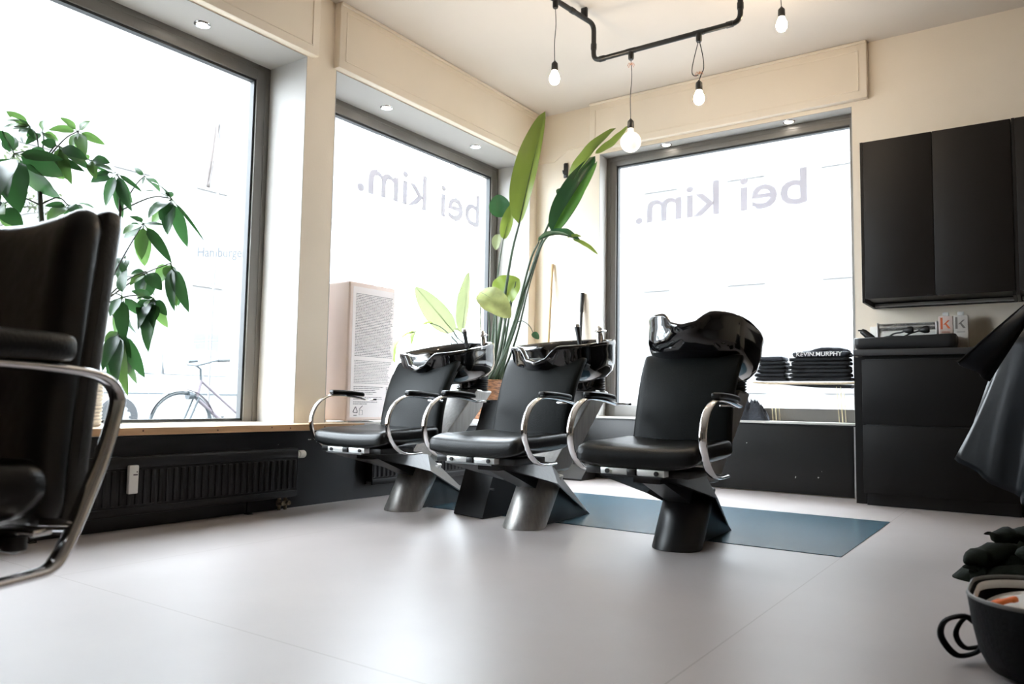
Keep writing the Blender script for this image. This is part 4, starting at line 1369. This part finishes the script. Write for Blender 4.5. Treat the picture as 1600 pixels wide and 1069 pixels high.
for (x, z) in ((0.04, 0.106), (0.125, 0.106)):
    MB().lathe((x-0.03, 0, z-0.004), [(0.006, 0), (0.012, 0.012), (0.021, 0.03), (0.022, 0.05), (0.017, 0.058), (0, 0.06)], 14, axis=(1, 0, 0.1)).build('plug', M['rubber'], q)
q = thing('foil_dispenser', 'silver foil roll dispenser box behind the tool tray', 'dispenser', (-0.705, 5.345, WT))
MB().bbox(-0.165, 0.165, -0.035, 0.035, 0, 0.125, 0.004).build('box', M['white_plastic'], q)
MB().lathe((-0.155, -0.02, 0.150), [(0.0, 0), (0.026, 0), (0.026, 0.31), (0, 0.31)], 20, axis=(1, 0, 0)).build('roll', M['foil'], q)
MB().bbox(0.160, 0.168, -0.05, 0.03, 0.0, 0.18, 0.002).bbox(-0.168, -0.160, -0.05, 0.03, 0.0, 0.18, 0.002).build('end_plate', M['alu'], q)
def bottle(x, mb_, ink, label):
    t = thing('bottle', label, 'bottle', (x, 5.30, WT), group='square shampoo bottles on the worktop')
    MB().bbox(-0.038, 0.038, -0.022, 0.022, 0.0, 0.205, 0.005).build('body', mb_, t)
    MB().bbox(-0.016, 0.016, -0.015, 0.015, 0.205, 0.228, 0.004).build('cap', M['white_plastic'], t)
    k = MB()
    y = -0.0226
    k.add([(-0.028, y, 0.125), (-0.016, y, 0.125), (-0.016, y, 0.195), (-0.028, y, 0.195)], [(0, 1, 2, 3)])
    k.add([(-0.014, y, 0.152), (0.012, y, 0.178), (0.022, y, 0.178), (-0.004, y, 0.152)], [(0, 1, 2, 3)])
    k.add([(-0.006, y, 0.158), (0.002, y, 0.162), (0.026, y, 0.128), (0.012, y, 0.128)], [(0, 1, 2, 3)])
    for z in (0.108, 0.103):
        k.add([(-0.022, y, z), (0.022, y, z), (0.022, y, z+0.002), (-0.022, y, z+0.002)], [(0, 1, 2, 3)])
    k.build('logo', ink, t, smooth=False)
bottle(-0.490, M['bottle_pink'], M['k_orange'], 'blush square bottle with an orange letter k')
bottle(-0.412, M['bottle_grey'], M['k_grey'], 'grey square bottle with a grey letter k')
q = thing('socket_outlet', 'white wall socket strip behind the tool tray', 'socket', (-0.80, YW, 1.07))
MB().bbox(-0.13, 0.10, -0.012, -0.001, -0.04, 0.04, 0.003).build('plate', M['white_plastic'], q)
MB().lathe((-0.06, -0.012, 0), [(0.020, 0), (0.022, 0.003)], 18, axis=(0, -1, 0)).lathe((0.04, -0.012, 0), [(0.020, 0), (0.022, 0.003)], 18, axis=(0, -1, 0)).build('insert', M['white_plastic'], q)

# ================================================================== shirt shelf at the back window
LED = 0.4862
rs = thing('shelf_riser', 'low wooden shelf on brass hairpin legs on the back window ledge', 'shelf', (-1.345, 5.452, LED))
def plf(p):
    p.z += 0.010*abs(p.x/0.345)**6
    return p
MB().rbox((0, 0, 0.258), (0.69, 0.125, 0.014), 0.006, 14, plf).build('board', M['wood_top'], rs, angle=70)
for x in (-0.215, 0.215):
    for y in (-0.046, 0.046):
        MB().tube([(x-0.012, y, 0.252), (x+0.004, y, 0.003), (x+0.026, y, 0.003), (x+0.014, y, 0.252)], 0.0019, 8).build('hairpin_leg', M['brass'], rs)
q = MB().hull([(-0.16, -0.05, 0.250), (0.30, -0.05, 0.249), (0.30, 0.05, 0.249), (-0.16, 0.05, 0.250), (0.05, -0.045, 0.232), (0.29, -0.045, 0.226), (0.29, 0.045, 0.226), (0.05, 0.045, 0.232)])
q.build('under_tray', M['plastic'], rs, smooth=False)


def folded(x, y, z, sx, sy, h, label, group, mt, seed):
    rng = random.Random(seed)
    ox, oy = rng.uniform(-.01, .01), rng.uniform(-.006, .006)
    def ff(p):
        n1 = noise.noise(V((p.x*14+seed, p.y*14, p.z*30)))
        n2 = noise.noise(V((p.x*40+seed*3, p.y*40, p.z*60)))
        e = max(abs(p.x)/(sx/2), abs(p.y)/(sy/2))
        k = 1+0.06*n1*e+0.04*n2*e
        return V((p.x*k, p.y*k, p.z*(0.94+0.05*n1)))
    o = MB().rbox((0, 0, 0), (sx, sy, h), h*0.48, 10, ff).build('folded_shirt', mt, angle=80, loc=(x+ox, y+oy, z+h/2))
    tag(o, label, 'shirt', group)
    return o


zb = LED+0.2755
names = ['bottom', 'second', 'third', 'fourth', 'fifth', 'top']
z = zb
for i in range(6):
    h = 0.027 if i < 5 else 0.034
    folded(-1.568, 5.452, z, 0.215-0.006*i, 0.15, h, '%s folded black shirt of the small left stack on the shelf' % (names[i] if i else 'bottom'), 'small stack of folded shirts', M['shirt'] if i < 5 else M['shirt_grey'], 20+i)
    z += h*1.002
z = zb
names = ['bottom', 'second', 'third', 'fourth', 'fifth', 'sixth', 'top']
for i in range(7):
    h = 0.026 if i < 6 else 0.04
    o = folded(-1.245, 5.452, z, 0.39-0.004*i, 0.15, h, ('%s folded black shirt of the wide right stack on the shelf' % names[i]) if i < 6 else 'top shirt of the wide right stack with white lettering', 'wide stack of folded shirts', M['shirt'] if i < 6 else M['shirt_grey'], 40+i)
    if i == 6:
        pm = text_mb('KEVIN.MURPHY', (-0.15, -0.0800, -0.013), (1, 0, 0), (0, 0.25, 1), W=0.29, H=0.030, thick=0.0006)
        pm.build('lettering', M['print'], o, smooth=False)
        def cf(p):
            n1 = noise.noise(p*25)
            return V((p.x, p.y, p.z+0.012*math.sin(p.x*20+1)+0.01*n1))
        MB().rbox((0.02, 0.01, 0.026), (0.30, 0.10, 0.03), 0.014, 10, cf).build('rolled_fold', M['shirt_grey'], o, angle=80)
    z += h*1.002
# crumpled cloth on the ledge
def crumple(name, label, cat, loc, sx, sy, h, mt, seed, rz=0, n=36, pw=3, folds=()):
    rows = []
    for i in range(n+1):
        row = []
        for j in range(n+1):
            u, v = i/n*2-1, j/n*2-1
            r = max(abs(u), abs(v)); rr = math.hypot(u, v)
            if rr > 1e-6:
                u2, v2 = u*r/rr, v*r/rr
            else:
                u2, v2 = u, v
            a = math.atan2(v2, u2)
            R_ = 1+0.18*math.sin(3*a+seed)+0.10*math.sin(5*a+seed*2)
            ridge = abs(noise.noise(V((u2*2.2+seed, v2*2.2, seed))))
            ridge2 = abs(noise.noise(V((u2*5+seed+0.8*v2, v2*5, seed*2))))+0.7*abs(noise.noise(V((u2*9+seed, v2*9+u2*4, seed*3))))
            cre = (1-abs(noise.noise(V((u2*2.6+seed*1.7, v2*2.6+u2, seed*0.5)))))**7+0.6*(1-abs(noise.noise(V((u2*4.5-v2, v2*4.5+seed, seed*0.9)))))**7
            hh = h*max(0, 1-r**pw)*(0.55+0.7*(0.5-ridge)-0.18*ridge2+0.30*cre+0.22*abs(math.sin(5.5*(u2*math.cos(seed)+v2*math.sin(seed))+4.0*noise.noise(V((u2*1.6+seed, v2*1.6, 0.3)))))*(1 if h > 0.08 else 0))
            row.append(V((u2*sx/2*R_, v2*sy/2*R_, max(0.002, hh+0.004))))
        rows.append(row)
    bot = [[V((p.x, p.y, 0)) for p in r] for r in rows]
    mb = MB().grid(rows)
    mb.grid([[p for p in reversed(r)] for r in bot])
    # skirt
    ring = [(0, j) for j in range(n)]+[(i, n) for i in range(n)]+[(n, n-j) for j in range(n)]+[(n-i, 0) for i in range(n)]
    mb.grid([[rows[i][j] for i, j in ring], [bot[i][j] for i, j in ring]], closed=True)
    for (fx, fy, fz, fl_, fr_, fa, ft) in folds:
        rg = random.Random(int(fx*1000)+5)
        pp = []
        for k in range(9):
            u = k/8-0.5
            pp.append(V((fx+math.cos(fa)*fl_*u+0.02*math.sin(u*7+fa), fy+math.sin(fa)*fl_*u+0.02*math.cos(u*6), fz+ft*u+0.012*math.sin(u*11+fa*3))))
        pp = catmull(pp, 4)
        rr_ = [0.004+fr_*math.sin(PI*k/(len(pp)-1))**0.45*(1+0.10*math.sin(k*0.9+fa*5)) for k in range(len(pp))]
        n0 = len(mb.v)
        mb.tube(pp, rr_, 14)
        for q_ in range(n0, len(mb.v)):
            x_, y_, z_ = mb.v[q_]
            nz = noise.noise(V((x_*16, y_*16, z_*16+fa)))
            mb.v[q_] = (x_+0.02*nz, y_+0.02*nz, max(0.002, fz+(z_-fz)*0.62+0.018*nz))
    o = mb.build(name, mt, angle=80, loc=loc)
    o.rotation_euler = (0, 0, rz)
    return tag(o, label, cat)


crumple('crumpled_shirt', 'crumpled dark cloth on the ledge left of the shirt shelf', 'cloth', (-1.72, 5.455, LED), 0.26, 0.11, 0.115, M['shirt_grey'], 3.1)
crumple('clothes_pile', 'heap of dark green clothes on the floor behind the open bag', 'clothes', (0.075, 3.20, 0.0), 0.60, 0.44, 0.15, M['khaki'], 5.3, 0.0, 56, folds=((-0.20, -0.02, 0.10, 0.26, 0.055, 0.5, 0.05), (-0.12, 0.05, 0.16, 0.30, 0.05, 0.2, 0.04), (-0.22, -0.10, 0.045, 0.22, 0.04, -0.3, 0.0), (-0.05, -0.08, 0.15, 0.28, 0.05, 0.9, 0.03), (0.08, 0.02, 0.19, 0.3, 0.05, -0.4, 0.02), (-0.13, -0.16, 0.04, 0.26, 0.038, 0.1, 0.0), (-0.24, 0.05, 0.06, 0.2, 0.045, 1.2, 0.02)))
crumple('grey_garment', 'crumpled charcoal garment in front of the green clothes heap', 'clothes', (0.075, 2.84, 0.0), 0.30, 0.20, 0.12, M['grey_cloth'], 8.4, 0.2)

# ================================================================== open bag
bg_ = thing('open_bag', 'open black holdall on the floor at the lower right corner', 'bag', (0.105, 2.17, 0))
def bag_ring(hx, hy, r, z):
    return rr_ring(hx, hy, r, z, 10)
mb = MB()
mb.grid([bag_ring(0.19, 0.13, 0.10, 0.0), bag_ring(0.235, 0.17, 0.13, 0.015), bag_ring(0.252, 0.187, 0.14, 0.05), bag_ring(0.264, 0.196, 0.14, 0.11), bag_ring(0.272, 0.20, 0.14, 0.172), bag_ring(0.268, 0.196, 0.137, 0.175), bag_ring(0.258, 0.186, 0.13, 0.11), bag_ring(0.24, 0.17, 0.12, 0.03), bag_ring(0.1, 0.07, 0.05, 0.028)], closed=True)
mb.build('body', M['bag'], bg_, angle=60)
MB().sweep(bag_ring(0.270, 0.198, 0.139, 0.176), oval(0.005, 0.004, 8), (0, 0, 1), closed=True).build('zip', M['zip'], bg_)
MB().sweep(bag_ring(0.257, 0.185, 0.13, 0.162), oval(0.010, 0.004, 8), (0, 0, 1), closed=True).build('lining', M['white_cloth'], bg_)
st_ = MB()
pts = catmull([V((-0.258, -0.02, 0.095)), V((-0.28, -0.05, 0.115)), V((-0.318, -0.06, 0.10)), V((-0.328, -0.05, 0.06)), V((-0.30, -0.03, 0.018)), V((-0.262, -0.01, 0.025)), V((-0.245, 0.0, 0.045))], 6)
st_.sweep(pts, oval(0.014, 0.0055, 10), (0.3, 0.95, 0.0))
pts = catmull([V((-0.255, 0.05, 0.09)), V((-0.285, 0.03, 0.092)), V((-0.302, 0.0, 0.06)), V((-0.285, 0.02, 0.025)), V((-0.245, 0.05, 0.03))], 6)
st_.sweep(pts, oval(0.012, 0.005, 10), (0.3, 0.95, 0.0))
st_.build('carry_strap', M['bag'], bg_, angle=60)
rows = []
for k in range(15):
    u = 1-k/14.5
    z_ = 0.140+0.022*(1-u)
    row = bag_ring(0.247*u, 0.176*u, 0.124*u, z_)
    for p in row:
        p.z += 0.022*noise.noise(V((p.x*13, p.y*13, 1.7)))+0.012*abs(math.sin(p.x*38+4*noise.noise(p*9)))*min(1, (1-u)*4)
    rows.append(row)
low_ = [V((p.x*0.86, p.y*0.86, 0.04)) for p in rows[0]]
mb = MB().grid([low_]+rows, closed=True)
nn_ = len(rows[0])
mb.f.append(tuple(range(nn_))); mb.mi.append(0)
mb.f.append(tuple(15*nn_+j for j in range(nn_))); mb.mi.append(0)
tag(mb.build('white_cloth', M['white_cloth'], angle=80, loc=(0.105, 2.17, 0)), 'white cloth stuffed in the open bag', 'cloth')
def of(p):
    n_ = noise.noise(p*40)
    return V((p.x+0.006*n_, p.y+0.006*n_, p.z+0.012*math.sin(p.x*50)+0.006*n_))
o = tag(MB().rbox((0, 0, 0), (0.055, 0.026, 0.014), 0.006, 10, of).build('orange_cloth', M['orange'], angle=80, loc=(-0.092, 2.10, 0.166)), 'small orange fabric scrap on the white cloth in the bag', 'cloth')
o.rotation_euler = (0.1, 0.1, -0.5)

# ================================================================== STREET
GZ = -0.05
struct(MB().box(-40, -4.06, -20, 40, GZ-0.1, GZ), 'ground_1', M['asphalt'])
struct(MB().box(-4.055, 40, 5.76, 40, GZ-0.1, GZ), 'ground_2', M['asphalt'])


def house(label, org, ax, n, L, H, name='apartment_house'):
    t = thing(name, label, 'building', org)
    ax = V(ax); dn = V(n)
    def bx(a0, a1, d0, d1, z0, z1, mb):
        c = [ax*a+dn*d for a in (a0, a1) for d in (d0, d1)]
        xs_ = [p.x for p in c]; ys_ = [p.y for p in c]
        return mb.box(min(xs_), max(xs_), min(ys_), max(ys_), z0, z1)
    bx(0, L, -6, 0, 0, H, MB()).build('wall', M['facade'], t)
    for fl in range(int(H/3.4)):
        for k in range(int(L/2.9)):
            a = 1.0+k*2.9
            f_ = bx(a, a+1.2, 0.0, 0.07, 1.0+fl*3.4, 2.9+fl*3.4, MB()).build('window', M['facade'], t)
            bx(a+0.12, a+0.56, 0.071, 0.08, 1.12+fl*3.4, 2.78+fl*3.4, bx(a+0.64, a+1.08, 0.071, 0.08, 1.12+fl*3.4, 2.78+fl*3.4, MB())).build('pane', M['facade_win'], f_)


house('pale apartment house across the street seen through the left windows', (-24, -6, GZ), (0, 1, 0), (1, 0, 0), 30, 13)
house('pale apartment house across the street seen through the back window', (-18, 24, GZ), (1, 0, 0), (0, -1, 0), 30, 13)

# bicycle parked outside
def bicycle():
    o = at(320, 700, 8.0)
    Bx = o.x
    y0 = on(283, 660, 0, Bx).y
    t = thing('bicycle', 'pale bicycle parked outside the big left window', 'bicycle', (Bx, y0, GZ))
    r = 0.335
    def wheel(y):
        wmb = MB()
        pts = [V((0, y+r*math.cos(2*PI*k/48), r+r*math.sin(2*PI*k/48))) for k in range(48)]
        wmb.sweep(pts, oval(0.018, 0.018, 8), (1, 0, 0), closed=True)
        ob = wmb.build('wheel', M['bike_dark'], t)
        s = MB()
        for k in range(24):
            a = 2*PI*k/24
            s.tube([(0.02*(-1)**k, y+0.02*math.cos(a), r+0.02*math.sin(a)), (0, y+(r-.02)*math.cos(a), r+(r-.02)*math.sin(a))], 0.0015, 4)
        s.tube([(-0.05, y, r), (0.05, y, r)], 0.018, 10)
        s.build('spokes', M['bike_metal'], ob)
        mg = [V((0, y+(r+.035)*math.cos(a), r+(r+.035)*math.sin(a))) for a in [R(20+k*7) for k in range(21)]]
        MB().sweep(mg, oval(0.03, 0.003, 8), (1, 0, 0)).build('mudguard', M['bike'], t)
    wb = 1.06
    wheel(0); wheel(wb)
    head = V((0, 0.20, 0.80)); headb = V((0, 0.155, 0.62)); bb = V((0, 0.60, 0.28)); seat = V((0, 0.75, 0.80)); rear = V((0, wb, r))
    fr = MB()
    fr.tube([head, headb], 0.02, 10)
    fr.tube([headb, bb], 0.022, 10).tube([head, V((0, 0.665, 0.45))], 0.015, 10)
    fr.tube([bb, seat], 0.016, 10)
    for s in (-0.045, 0.045):
        fr.tube([bb+V((s*.5, 0, 0)), rear+V((s, 0, 0))], 0.009, 8).tube([V((s*0.5, 0.70, 0.66)), rear+V((s, 0, 0))], 0.008, 8)
    fr.build('frame', M['bike'], t)
    fk = MB()
    for s in (-0.05, 0.05):
        fk.tube([headb+V((s, 0, 0)), V((s, 0.07, 0.42)), V((s, 0, r))], 0.011, 8)
    fk.tube([headb+V((-.05, 0, 0)), headb+V((.05, 0, 0))], 0.013, 8)
    fk.build('fork', M['bike_metal'], t)
    hb = MB().tube([head, V((0, 0.19, 0.92)), V((0, 0.14, 0.95))], 0.013, 10)
    for s in (-1, 1):
        hb.tube([(0, 0.14, 0.95), (s*0.14, 0.13, 0.965), (s*0.24, 0.20, 1.0), (s*0.28, 0.30, 1.01)], 0.011, 8, smooth=5)
    hbo = hb.build('handlebar', M['bike_metal'], t)
    g = MB()
    for s in (-1, 1):
        g.tube([(s*0.255, 0.22, 1.002), (s*0.285, 0.33, 1.012)], 0.017, 10)
    g.build('grips', M['bike_dark'], hbo)
    def sfn(p):
        return V((p.x*(0.55-1.6*-p.y) if False else p.x*(0.6+2.0*p.y), p.y, p.z))
    MB().rbox((0, 0.80, 0.90), (0.20, 0.26, 0.06), 0.028, 8, sfn).build('saddle', M['bike_dark'], t, angle=80)
    MB().tube([seat, V((0, 0.775, 0.88))], 0.012, 10).build('seat_post', M['bike_metal'], t)
    MB().lathe((0, 0.115, 0.64), [(0.0, 0), (0.035, 0.005), (0.045, 0.06), (0.0, 0.065)], 14, axis=(0, -1, 0.1)).build('front_light', M['bike_metal'], t)
    ck = MB().lathe((0.06, 0.60, 0.28), [(0.0, 0), (0.085, 0), (0.085, 0.006), (0, 0.006)], 24, axis=(1, 0, 0))
    ck.tube([(0.07, 0.60, 0.28), (0.09, 0.69, 0.14)], 0.01, 8).tube([(-0.07, 0.60, 0.28), (-0.09, 0.51, 0.42)], 0.01, 8).bbox(0.08, 0.17, 0.65, 0.73, 0.13, 0.15, 0.003).bbox(-0.17, -0.08, 0.47, 0.55, 0.41, 0.43, 0.003)
    ck.build('crankset', M['bike_metal'], t)


bicycle()


def car():
    wc = at(186, 650, 11.6)
    X = wc.x
    t = thing('parked_car', 'white car parked on the far side of the street, grey tyre showing', 'car', (X-0.85, wc.y-0.85, GZ))
    # side profile, y forward along street
    prof = [(-0.15, 0.30), (0.0, 0.22), (0.45, 0.20), (1.25, 0.20), (3.0, 0.20), (3.7, 0.22), (3.95, 0.30), (4.0, 0.62), (3.85, 0.85), (3.2, 0.98), (2.5, 1.40), (1.0, 1.46), (0.2, 1.38), (-0.12, 0.95), (-0.2, 0.6)]
    n = len(prof)
    rows = []
    for x, k, zk in ((-0.84, 0.97, 0.98), (-0.80, 1.0, 1.0), (0.0, 1.0, 1.01), (0.80, 1.0, 1.0), (0.84, 0.97, 0.98)):
        rows.append([V((x*(1-0.16*max(0, (z-0.95)/0.5)), 1.9+(y-1.9)*k, z*zk)) for y, z in prof])
    b = MB().grid(rows, closed=True)
    b.f.append(tuple(range(n))); b.mi.append(0)
    b.f.append(tuple(4*n+j for j in range(n-1, -1, -1))); b.mi.append(0)
    b.build('body', M['car'], t, angle=30)
    for (ya, yb, yc, yd) in ((0.45, 1.45, 1.45, 0.65), (1.55, 2.75, 2.35, 1.55)):
        MB().add([(0.845, ya, 0.98), (0.845, yb, 0.98), (0.74, yc, 1.36), (0.74, yd, 1.36), (0.835, ya, 0.98), (0.835, yb, 0.98), (0.73, yc, 1.36), (0.73, yd, 1.36)], [(0, 1, 2, 3), (4, 7, 6, 5), (0, 4, 5, 1), (1, 5, 6, 2), (2, 6, 7, 3), (3, 7, 4, 0)]).build('side_window', M['car_glass'], t, smooth=False)
    MB().box(0.846, 0.856, 0.3, 3.6, 0.655, 0.675).build('side_moulding', M['bike_metal'], t)
    for y in (0.85, 3.2):
        for s in (-1, 1):
            wh = MB().lathe((s*0.68, y, 0.30), [(0.20, -0.10), (0.285, -0.10), (0.30, -0.08), (0.30, 0.08), (0.285, 0.10), (0.20, 0.10)], 40, axis=(1, 0, 0)).lathe((s*0.75, y, 0.30), [(0.36, -0.1), (0.36, 0.096*1)], 40, axis=(1, 0, 0)) if False else MB().lathe((s*0.76, y, 0.30), [(0.20, -0.10), (0.285, -0.10), (0.30, -0.08), (0.30, 0.08), (0.285, 0.10), (0.20, 0.10)], 40, axis=(1, 0, 0))
            wo = wh.build('wheel', M['tyre'], t)
            hc = MB().lathe((s*0.76, y, 0.30), [(0.0, s*0.108), (0.12, s*0.108), (0.205, s*0.096), (0.205, s*0.08)], 32, axis=(1, 0, 0))
            h = hc.build('hubcap', M['car'], wo)
            if s > 0:
                sl_ = MB()
                for k in range(10):
                    a = 2*PI*k/10
                    sl_.bbox(s*0.76+0.100, s*0.76+0.1075, y+0.165*math.cos(a)-0.018, y+0.165*math.cos(a)+0.018, 0.30+0.165*math.sin(a)-0.018, 0.30+0.165*math.sin(a)+0.018, 0.002)
                sl_.build('hubcap_slot', M['tyre'], wo)


car()

# street sign, banner, lamp post and tree outside
P0 = at(303, 412, 9.0)
d = (at(470, 412, 9.0)-P0); d.z = 0
L = 1.12
t = thing('street_sign', 'white street name sign on a pole outside the left window', 'sign', (P0.x, P0.y, GZ))
dn = V((d.x, d.y, 0)).normalized()
nrm = V((dn.y, -dn.x, 0))
if nrm.dot(-Fv) < 0: nrm = -nrm
h0 = P0.z-GZ
c = [V((0, 0, h0)), dn*L+V((0, 0, h0)), dn*L+V((0, 0, h0+0.24)), V((0, 0, h0+0.24))]
MB().hull([p+nrm*0.004 for p in c]+[p-nrm*0.004 for p in c]).build('plate', M['sign'], t, smooth=False)
text_mb('Hamburger Str.', dn*0.04+V((0, 0, h0+0.045))+nrm*0.0055, dn, (0, 0, 1), W=0.77, H=0.15).build('lettering', M['sign_ink'], t, smooth=False)
MB().tube([dn*(L-0.12)+V((0, 0, 0))-nrm*0.035, dn*(L-0.12)+V((0, 0, h0+0.5))-nrm*0.035], 0.028, 12).build('pole', M['sign'], t)

bp = at(330, 300, 8.6)
t = thing('hanging_banner', 'limp beige banner hanging outside in the left window', 'banner', (bp.x, bp.y, 0))
rows = []
for i in range(19):
    u = i/18
    zz = at(330, 190+102*u, 8.6).z
    wd = 0.085*(1-u)**0.8*(1.0 if u > 0.2 else 0.75+1.2*u) + 0.006
    row = []
    for j in range(11):
        v = j/10*2-1
        row.append(V((Rv.x*(v*wd-0.035*u), Rv.y*(v*wd-0.035*u), zz))+V((0.02*math.sin(v*6+u*3), 0.03*math.sin(v*5), 0)))
    rows.append(row)
MB().grid(rows).build('cloth', M['banner'], t, angle=80, solid=0.006)
MB().tube([(0.05, 0.05, GZ+0.001), (0.05, 0.05, at(330, 180, 8.6).z)], 0.012, 8).build('pole', M['sign'], t)

lp = at(713, 400, 13)
t = thing('street_lamp', 'thin grey street lamp post outside the middle window', 'street lamp', (lp.x, lp.y, GZ))
MB().tube([(0, 0, 0), (0, 0, 2.0), (0, 0, 4.6)], [0.075, 0.055, 0.04], 14).build('post', M['lamp_post'], t)
MB().lathe((0, 0, 4.6), [(0.03, 0), (0.18, 0.12), (0.20, 0.45), (0.06, 0.60), (0, 0.62)], 18).build('lantern', M['white_plastic'], t)

tp0 = at(-60, 600, 13)
t = thing('street_tree', 'pale leafy street tree outside the upper left window', 'tree', (tp0.x, tp0.y, GZ))
tm = MB(); tl = MB(); rng = random.Random(5)
tm.tube([(0, 0, 0), (0.1, 0.05, 2.0), (0, 0.1, 4.0)], [0.13, 0.10, 0.07], 10, smooth=4)
for k in range(16):
    a = rng.uniform(0, 2*PI); z0_ = rng.uniform(2.2, 4.0)
    ln = rng.uniform(1.0, 2.0)
    p0 = V((0.05, 0.06, z0_)); p1 = p0+V((math.cos(a)*ln*0.5, math.sin(a)*ln*0.5, ln*0.35)); p2 = p0+V((math.cos(a)*ln, math.sin(a)*ln, ln*0.5))
    tm.tube([p0, p1, p2], [0.035, 0.02, 0.006], 6, smooth=4)
    for q_ in range(5):
        b0 = p1.lerp(p2, rng.random()); b1 = b0+V((rng.uniform(-.5, .5), rng.uniform(-.5, .5), rng.uniform(-.2, .5)))
        tm.tube([b0, b1], [0.008, 0.003], 5)
        for z_ in range(10):
            c_ = b0.lerp(b1, rng.random())+V((rng.uniform(-.12, .12), rng.uniform(-.12, .12), rng.uniform(-.12, .12)))
            tl.leaf(c_, c_+V((rng.uniform(-.1, .1), rng.uniform(-.1, .1), rng.uniform(-.1, .05))), 0.05, V((rng.uniform(-1, 1), rng.uniform(-1, 1), 1)), 0.05, 0.1, n=4)
tm.build('branches', M['bark'], t)
tl.build('foliage', M['tree_leaf'], t)
